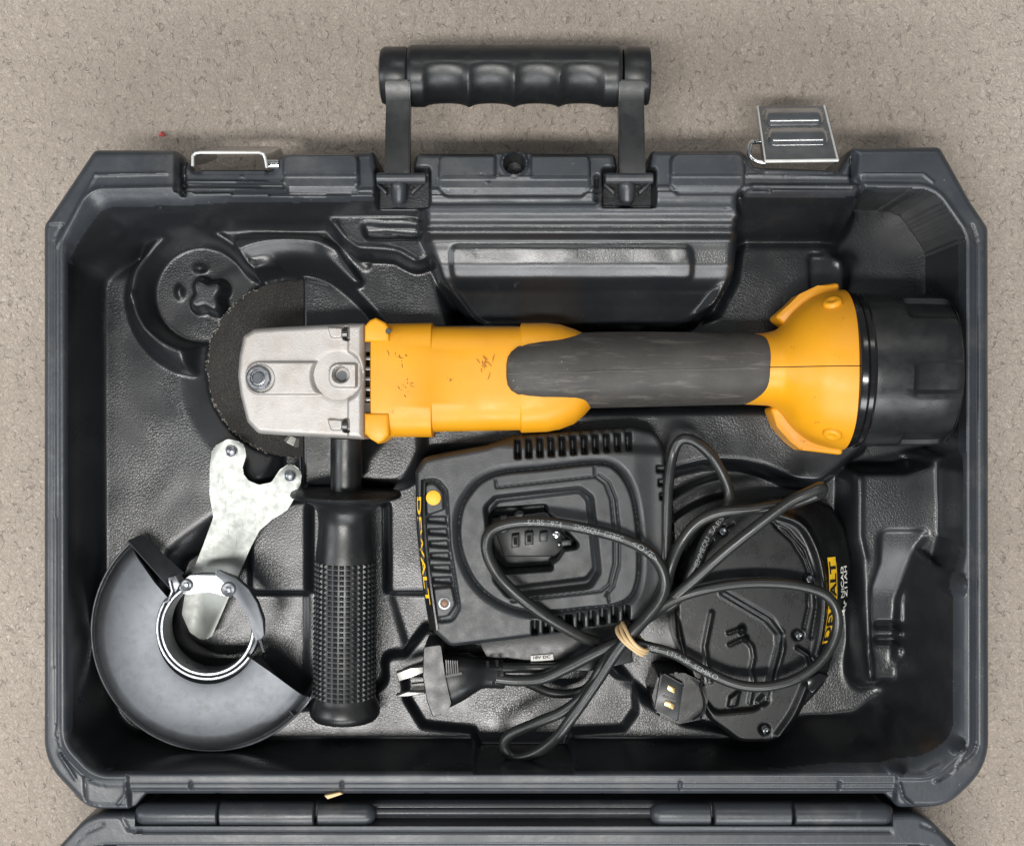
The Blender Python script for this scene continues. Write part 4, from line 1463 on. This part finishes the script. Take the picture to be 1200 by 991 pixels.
lathe("screw_ring", [(0, 0.0032), (0.0008, 0.0033), (0.0009, 0.0024), (-0.001, 0.0022)], P(521, 706.5, zc + 0.0007), (0, 0, 1), M_clamp, ch, 24)
lathe("screw", [(0, 0.0021), (0.0006, 0.0020), (0.0009, 0.0010)], P(521, 706.5, zc + 0.0002), (0, 0, 1), material("rusty_screw", (0.20, 0.12, 0.08), 0.5, metal=0.6), ch, 16)
# terminal block in the well
tz = zc - 0.020
prism("terminal_block", rpoly([(575, 606, 2), (640, 600, 2), (668, 636, 3), (650, 652), (590, 652, 3)], 3), tz - 0.008, tz, M_black, ch, 0.0006)
for (x, y, w_, h_) in ((590, 614, 9, 20), (604, 634, 9, 14), (620, 631, 10, 14), (637, 629, 9, 10), (664, 636, 12, 6), (628, 612, 16, 5)):
    prism("terminal_wall", [(x - w_ / 2, y - h_ / 2), (x + w_ / 2, y - h_ / 2 - 1), (x + w_ / 2, y + h_ / 2), (x - w_ / 2, y + h_ / 2 + 1)], tz, tz + 0.0045, M_charger, ch, 0.0006)
for (x, y) in ((604, 634), (620, 631)):
    prism("contact_slot_shade", [(x - 2.2, y - 4), (x + 2.2, y - 4), (x + 2.2, y + 4), (x - 2.2, y + 4)], tz + 0.003, tz + 0.0048, M_shade_line, ch)  # solid dark block painting the shade of the slot
lathe("terminal_ring", [(0, 0.0028), (0.0060, 0.0028), (0.0062, 0.0020), (0.004, 0.0018)], P(608.5, 603, tz), (0, 0, 1), M_black, ch, 24)
for (x, y, r) in ((652, 626, 0.0022), (655, 638, 0.0014)):
    lathe("terminal_screw", [(0, r), (0.0012, r * 0.9), (0.0018, r * 0.4)], P(x, y, tz + 0.001), (0, 0, 1), M_chrome, ch, 14)
# glossy left edge strip carrying the name
xs_ = [(487.5, 562), (487.5, 600), (490.5, 640), (496, 690), (504, 738)]
xe_ = [(496.5, 562), (496.0, 600), (498.5, 640), (504.5, 690), (511.5, 738)]
st0 = catmull(xs_, 8); st1 = catmull(xe_, 8)
V_, F_ = [], []
for a, b in zip(st0, st1):
    V_.append(P(a[0], a[1], zc - 0.0030)); V_.append(P(b[0], b[1], zc + 0.0018)); V_.append(P(b[0] + 2, b[1], zc + 0.0018)); V_.append(P(b[0] + 2, b[1], zc - 0.006)); V_.append(P(a[0] - 0.5, a[1], zc - 0.02))
for i in range(len(st0) - 1):
    for j in range(5):
        l = (j + 1) % 5
        F_.append([i * 5 + j, i * 5 + l, (i + 1) * 5 + l, (i + 1) * 5 + j])
strip = mk("name_strip", V_, F_, M_gloss, ch, True, 30)


def letter_strip(name, word, base, mat, parent, size_along, lift, across=(0.15, 0.85), bold=0.02, flip=False):
    """word mapped on a ruled strip: base(s, t) -> world point, s along 0..1, t across 0..1"""
    v, f = text_vf(word, 1.0, bold)
    v = np.array(v)
    mn, mx = v.min(0), v.max(0)
    s = (v[:, 0] - mn[0]) / (mx[0] - mn[0]); t = (v[:, 1] - mn[1]) / (mx[1] - mn[1])
    pts = []
    for a, b in zip(s, t):
        pts.append(base(a, across[0] + (across[1] - across[0]) * b))
    return mk(name, pts, f, mat, parent, False)


def strip_base(s, t):
    # s=0 at the lower end (py 716), s=1 at the top (py 600); letters read up the strip, tops toward the left
    py = 582 + (708 - 582) * s
    a = np.interp(py, [p[1] for p in st0], [p[0] for p in st0]); b = np.interp(py, [p[1] for p in st1], [p[0] for p in st1])
    q = 0.12 + 0.76 * t
    z = (zc - 0.0030) * (1 - q) + (zc + 0.0018) * q
    p = Vector(P(a + (b - a) * q, py, z))
    return p + Vector((-0.00028, 0, 0.00022))


letter_strip("lettering", "DEWALT", strip_base, M_yink, ch, 1, 0, bold=0.015)
# rating label seen at the lower edge
prism("rating_label", [(622, 768), (648, 766), (649, 773), (622, 775)], 0.050, 0.0515, M_cream, ch, 0.0002)
def lab(s, t):
    q = P(625 + 20 * s, 773 - 5 * t - 1.5 * s, 0.0517); return q
letter_strip("lettering", "18V DC", lab, M_shade_line, ch, 1, 0)
prism("charger_foot", [(560, 752), (740, 728), (742, 776), (700, 786), (580, 790)], ZF + 0.012, 0.050, M_black, ch, 0.002)

# ------------------------------------------------------------------ cord
cr = 6.8 * S


def cord_path(pts, n=8):
    # pts: px, py, z
    w_ = [P(*p) for p in pts]
    return [tuple(p) for p in catmull(w_, n)]


PA = [(700, 752, .064), (678, 744, .072), (640, 722, .080), (603, 694, .0825), (580, 668, .0815), (570, 642, .081), (576, 622, .081), (600, 613, .081), (640, 612, .082), (690, 620, .083), (735, 633, .084), (766, 652, .083), (779, 678, .083), (774, 702, .083), (757, 724, .083), (738, 744, .083),
      (722, 764, .080), (700, 798, .076), (672, 838, .072), (650, 866, .066), (625, 883, .060), (602, 886, .056), (591, 874, .056), (599, 860, .058), (630, 846, .062), (662, 832, .067), (688, 810, .072), (704, 784, .076), (722, 758, .076), (742, 736, .074),
      (775, 712, .076), (810, 682, .082), (850, 646, .088), (890, 614, .092), (925, 588, .094), (948, 577, .095), (962, 571, .094), (962, 577, .087), (950, 582, .084), (925, 590, .083), (880, 597, .082), (845, 600, .081), (818, 612, .079), (798, 636, .077), (786, 664, .077), (779, 690, .075), (762, 716, .074), (744, 740, .0775)]
PB = [(736, 748, .070), (752, 724, .070), (790, 706, .071), (812, 668, .0775), (828, 630, .076), (846, 604, .072), (855, 582, .070), (848, 558, .070), (832, 532, .071), (812, 516, .073), (797, 516, .073), (788, 534, .070), (783, 570, .070), (781, 620, .070), (778, 670, .070), (770, 698, .071), (754, 722, .071), (739, 744, .072)]
PC = [(738, 750, .073), (755, 756, .076), (790, 766, .077), (826, 786, .078), (865, 802, .079), (900, 804, .080), (935, 794, .080), (963, 773, .080), (979, 745, .080), (981, 718, .080), (968, 697, .080), (940, 687, .080), (905, 683, .080), (865, 684, .080), (828, 690, .080), (795, 700, .079), (765, 718, .079), (742, 742, .080)]
PD = [(582, 795, .058), (606, 797, .059), (635, 795, .062), (665, 782, .066), (700, 764, .072), (736, 748, .077)]
PE = [(588, 782, .058), (620, 782, .054), (660, 780, .055), (700, 762, .060), (738, 744, .066)]
PF = [(618, 800, .045), (650, 812, .043), (684, 808, .046), (702, 786, .055), (716, 766, .062)]
vfs = [tube_vf(cord_path(p_), cr * q, 14) for p_, q in ((PA, 1.0), (PB, 0.95), (PC, 0.92), (PD, 1.05), (PE, 0.9), (PF, 0.85))]
cord = mk("cord", *join(vfs), M_cord, ch, True, 60)


def print_on_cord(word, path, s0, length, size=0.0040, side=0.0, rev=False, rr=cr):
    """words printed along the top of the cord"""
    pts = [Vector(p) for p in path]
    cum = [0]
    for a, b in zip(pts, pts[1:]): cum.append(cum[-1] + (b - a).length)
    v, f = text_vf(word, size, 0.0)
    v = np.array(v)
    sc_ = length / (v[:, 0].max())
    out_ = []
    for x, y, _ in v:
        s = s0 + (length - x * sc_ if rev else x * sc_)
        s = max(0.0, min(cum[-1] - 1e-5, s))
        i = int(np.searchsorted(cum, s) - 1); i = max(0, min(i, len(pts) - 2))
        t = (s - cum[i]) / (cum[i + 1] - cum[i])
        p = pts[i].lerp(pts[i + 1], t)
        d = (pts[i + 1] - pts[i]).normalized()
        sd = d.cross(Vector((0, 0, 1))).normalized()
        up = sd.cross(d)
        yy = (y - size * 0.35) * (1 if rev else -1) * -1
        a = yy / rr + side
        out_.append(p - sd * math.sin(a) * (rr + 0.00012) * -1 * -1 + up * math.cos(a) * (rr + 0.00012))
    return mk("lettering", out_, f, M_ink, cord, False)


pa = cord_path(PA)


def s_of(path, px, py, z=.082):
    t = Vector(P(px, py, z)); best = None; cum = 0; prev = None
    for p in path:
        p = Vector(p)
        if prev is not None: cum += (p - prev).length
        prev = p
        d = (p.xy - t.xy).length
        if best is None or d < best[0]: best = (d, cum)
    return best[1]


sA = s_of(pa, 622, 612)
for wd, x0_, x1_ in (("SABS 1974", (620, 612), (660, 615)), ("IEMMEQU", (668, 617), (700, 622)), ("CEBEC", (708, 625), (730, 631)), ("<OVE>", (740, 635), (768, 655))):
    a_, b_ = s_of(pa, *x0_), s_of(pa, *x1_)
    print_on_cord(wd, pa, a_, b_ - a_, 0.0040, rev=False)
pb = cord_path(PB)
for wd, x0_, x1_ in (("SABS", (832, 625), (842, 606)), ("IEMMEQU", (814, 664), (828, 632))):
    b_, a_ = s_of(pb, *x0_, .076), s_of(pb, *x1_, .076)
    print_on_cord(wd, pb, min(a_, b_), abs(b_ - a_), 0.0038)
pc = cord_path(PC)
for wd, x0_, x1_ in (("VDE", (760, 757), (772, 760)), ("LTSA-3F", (780, 763), (806, 774)), ("SEMKO", (812, 778), (838, 793))):
    a_, b_ = s_of(pc, *x0_, .077), s_of(pc, *x1_, .077)
    print_on_cord(wd, pc, a_, b_ - a_, 0.0036)

# ------------------------------------------------------------------ mains plug (part of the charger)
zp = 0.052
a_ = P(508, 797, zp)
# faceplate rim: a slab standing on edge, slightly turned
prism("plug", rpoly([(497, 756, 3), (518, 753, 4), (521, 790), (530, 822, 4), (524, 832, 3), (508, 838, 3), (501, 820), (496, 790)], 2), 0.034, 0.0705, M_black, ch, 0.0004, 1, zs=0.066)
sec = []
for (px, y0, y1, h) in ((518, 764, 828, .016), (530, 764, 826, .0165), (545, 765, 818, .016), (556, 768, 811, .014), (564, 771, 806, .0115), (570, 772, 805, .0095), (590, 773, 806, .0085), (592, 776, 804, .007)):
    sec.append(ring_x(px, y0, y1, zp, h, 2.6, 40))
mk("plug_body", *loft(sec), M_black, ch, True, 40)
for (x, y) in ((571, 778), (576, 786), (569, 789), (584, 790), (578, 798), (582, 777)):
    prism("strain_slot_shade", [(x - 1.5, y - 4), (x + 2, y - 4), (x + 2.5, y + 4), (x - 1, y + 4)], zp + 0.004, zp + 0.0089, M_shade_line, ch)  # dark solid standing in for the shade in each slot
for i in range(6):
    prism("plug_rib", [(522 + i * 2.6, 773 + 0.4 * i), (523.2 + i * 2.6, 773), (524.4 + i * 2.6, 789), (523 + i * 2.6, 790)], zp + 0.012, zp + 0.0172, M_black, ch)
prism("plug_step", [(520, 791), (541, 787), (542, 790), (521, 794)], zp + 0.01, zp + 0.0176, M_charger, ch)


def pin_(pts, z0, z1, nm="plug_pin"):
    return prism(nm, pts, z0, z1, M_nickel, ch, 0.0006, 2)


pin_([(464, 788), (481, 783), (497, 780), (498, 788), (482, 793), (467, 799)], 0.056, 0.062)
pin_([(482, 801), (498, 799), (498, 808), (482, 809)], 0.042, 0.046)
pin_([(464, 814), (478, 811), (498, 810), (498, 813), (478, 815), (466, 817)], 0.050, 0.056)

# ------------------------------------------------------------------ rubber band tying the cord
rb0 = P(738, 750, .080)
vfs = []
for k_ in range(3):
    off = k_ * 3.0
    loop = []
    A = Vector(P(723 + off * 0.9, 736 + off * -0.8, .078)); B = Vector(P(752 + off * 0.9, 765 - off * 0.9, .078))
    mid = (A + B) / 2
    for i in range(28):
        t = 2 * math.pi * i / 28
        p = mid + (B - A) * 0.5 * math.cos(t) + Vector((0.0010 * math.sin(t * 2 + k_), -0.0020 * math.sin(t), 0)) + Vector((0, 0, 0.011 * math.sin(t)))
        loop.append(p)
    vfs.append(tube_vf(loop, 0.00105, 8, closed=True))
tag(mk("rubber_band", *join(vfs), M_rubberband, org=rb0), "tan rubber band wound round the bundled charger cord", "rubber band")

# ------------------------------------------------------------------ spare battery
zt = 0.068
sb0 = P(895, 720, ZF)
sb = root("spare_battery", "black spare battery with yellow and white label lying face up at the lower right", "battery", sb0)
bo = rpoly([(842, 606, 10), (870, 594), (910, 588), (962, 584, 14), (990, 596, 14), (1006, 622, 10), (1015, 662, 10), (1010, 704, 10), (992, 752, 4), (988, 776, 6), (974, 806, 14), (948, 832, 10), (930, 864, 14), (905, 874, 24), (868, 874, 24), (832, 846, 16), (812, 800, 14), (794, 750, 14), (792, 696, 10), (806, 652, 12), (822, 624, 10)], 6)
B = Field(bo, 0.9, zt)
U, V = B.U, B.V
B.Z[:] = zt - 0.004
# side wall falling away at the right where the label sits
arc = [(905, 600), (938, 612), (955, 636), (965, 668), (968, 706), (964, 745), (957, 775), (946, 806), (932, 838), (914, 864)]
arcs = [tuple(p) for p in catmull(arc, 4)]
inner_b = arcs + [(870, 900), (780, 860), (770, 700), (800, 600), (860, 580)]
sdB = sdf_poly(U, V, inner_b)
B.Z -= 0.018 * sst((sdB - 1) / 52) * sst((830 - V) / 60) + 0.003 * sst(sdB / 6)
B.bead(arcs[:24], 8, 0.003)
B.bead(arcs[28:], 7, 0.002)
for l_ in ([(910, 616), (930, 634), (944, 656), (950, 672)], [(949, 690), (950, 712), (944, 738)], [(836, 634), (828, 646), (822, 664)], [(860, 614), (852, 618)]):
    B.groove(l_, 2.2, 0.0016)
B.groove([(900, 608), (925, 622), (945, 645), (956, 676), (959, 712), (953, 748)], 2.0, 0.0014)
# recess in the face
rc = rpoly([(792, 700), (846, 692, 8), (904, 726, 14), (918, 744, 10), (916, 764), (900, 824, 8), (884, 832, 8), (840, 836, 14), (812, 800)], 6)
B.flat(rc, zt - 0.0075, 5)
B.bead([(850, 696), (902, 727), (916, 743), (917, 760), (909, 790), (900, 818), (893, 826)], 6.0, 0.0018)
B.bead([(874, 748), (884, 760), (886, 772), (883, 786), (886, 800), (881, 826)], 3.2, 0.0010)
B.bump(872, 740, 5, 7, 0.003); B.bump(876, 750, 4, 5, 0.003)
B.bead([(856, 744), (872, 738)], 2.5, 0.0018); B.bead([(857, 758), (874, 750)], 2.5, 0.0018)
B.bead([(836, 720), (828, 760), (834, 800)], 4, 0.0008)
B.bead([(936, 760), (948, 768), (952, 782)], 3, 0.003)
B.flat([(858, 820), (869, 812), (865, 828), (856, 830)], zt - 0.005, 1)
scr = ((847.5, 622), (949, 678), (937, 745), (898, 856))
for (x, y) in scr: B.flat(circ(x, y, 5.4), zt - 0.0065, 2)
B.soften(3)
B.edge(7, 0.008)
bb_ = B.build("battery_body", M_batt, sb, ZF + 0.001)
for (x, y) in scr:
    lathe("screw", [(0, 0.0021), (0.0014, 0.0021), (0.0018, 0.0015), (0.0008, 0.0011), (0.0006, 0.0002)], P(x, y, zt - 0.0066), (0, 0, 1), M_clamp, sb, 16)
# moulded marking
def plane_base(p00, p10, p01, z):
    a, b, c = (Vector(P(*q, z)) for q in (p00, p10, p01))
    return lambda s, t: a + (b - a) * s + (c - a) * t
letter_strip("lettering", "LIFT HERE", plane_base((912, 822), (936, 764), (906, 818), zt - 0.0037), M_batt, sb, 1, 0)

# label wrapped on the falling side: height follows the body
def zB(px, py):
    i = int(round((px - B.u[0]) / B.cell)); j = int(round((py - B.v[0]) / B.cell))
    return float(B.Z[j, i])


def on_body(px, py, lift=0.0004):
    # px,py are field coordinates (pixels at the height zt)
    k_ = ratio(zt) * S
    return Vector(((px - CX0) * k_, -(py - CY0) * k_, zB(px, py) + lift))


def band(s, x_off):
    # centre line of the label reading upwards from lower left
    py = 758 - (758 - 655) * s
    x = np.interp(py, [652, 670, 700, 722, 740, 760], [983.5, 985.5, 985.5, 983, 979, 973])
    return x + x_off, py


def label_grid(o0, o1, s0, s1, mat, name, n=24, m=5, lift=0.0005):
    V_, F_ = [], []
    for i in range(n + 1):
        for j in range(m + 1):
            px, py = band(s0 + (s1 - s0) * i / n, o0 + (o1 - o0) * j / m)
            V_.append(on_body(px, py, lift))
    for i in range(n):
        for j in range(m):
            F_.append([i * (m + 1) + j, i * (m + 1) + j + 1, (i + 1) * (m + 1) + j + 1, (i + 1) * (m + 1) + j])
    return mk(name, V_, F_, mat, sb)


label_grid(-10, 2, 0.02, 1.0, M_yink, "label_plate")
letter_strip("lettering", "DEWALT", lambda s, t: (lambda q: on_body(q[0], q[1], 0.0009))(band(0.05 + 0.9 * s, 0.8 - 9.6 * t)), M_label, sb, 1, 0, across=(0, 1), bold=0.03)
letter_strip("lettering", "18v", lambda s, t: (lambda q: on_body(q[0], q[1], 0.0011))(band(0.20 + 0.29 * s, 21 - 11 * t)), M_cream, sb, 1, 0, across=(0, 1), bold=0.04)
letter_strip("lettering", "NiCAD", lambda s, t: (lambda q: on_body(q[0], q[1], 0.0010))(band(0.52 + 0.36 * s, 12.5 - 4.6 * t)), M_cream, sb, 1, 0, across=(0, 1))
letter_strip("lettering", "Z11AH", lambda s, t: (lambda q: on_body(q[0], q[1], 0.0010))(band(0.52 + 0.36 * s, 18 - 4.6 * t)), M_cream, sb, 1, 0, across=(0, 1))
# terminal post with contacts
pz = 0.066
prism("terminal_post", rpoly([(772, 790, 5), (802, 788, 5), (826, 800, 8), (830, 820, 6), (824, 842, 6), (796, 848, 4), (770, 838, 6), (764, 815, 4)], 4), ZF + 0.004, pz - 0.003, M_batt, sb, 0.002, 3)
prism("post_face", rpoly([(775, 787, 3), (802, 802, 3), (795, 846, 3), (767, 833, 4)], 4), pz - 0.004, pz + 0.001, M_black, sb, 0.0009, 2)
for pts in ([(783, 802), (792, 806), (790, 812), (782, 808)], [(780, 820), (791, 825), (789, 831), (778, 826)]):
    prism("contact", pts, pz, pz + 0.0016, M_brass, sb, 0.0002)
prism("post_rib", [(777, 814), (792, 820), (791.5, 822), (776.5, 816)], pz, pz + 0.0014, M_black, sb)
mk("post_edge", *tube_vf([tuple(p) for p in catmull([P(820, 786, pz), P(824, 796, pz), P(821, 806, pz - .001), P(825, 820, pz - .001), P(824, 834, pz - .002), P(812, 843, pz - .003)], 5)], 0.0006, 8), M_gloss, sb)
lathe("post_pip", [(0, 0.0016), (0.0014, 0.0012)], P(792, 789, pz), (0, 0, 1), M_charger, sb, 12)
prism("latch_tab", [(938, 800), (960, 788), (972, 792), (952, 812)], zt - 0.012, zt - 0.004, M_gloss, sb, 0.0008)
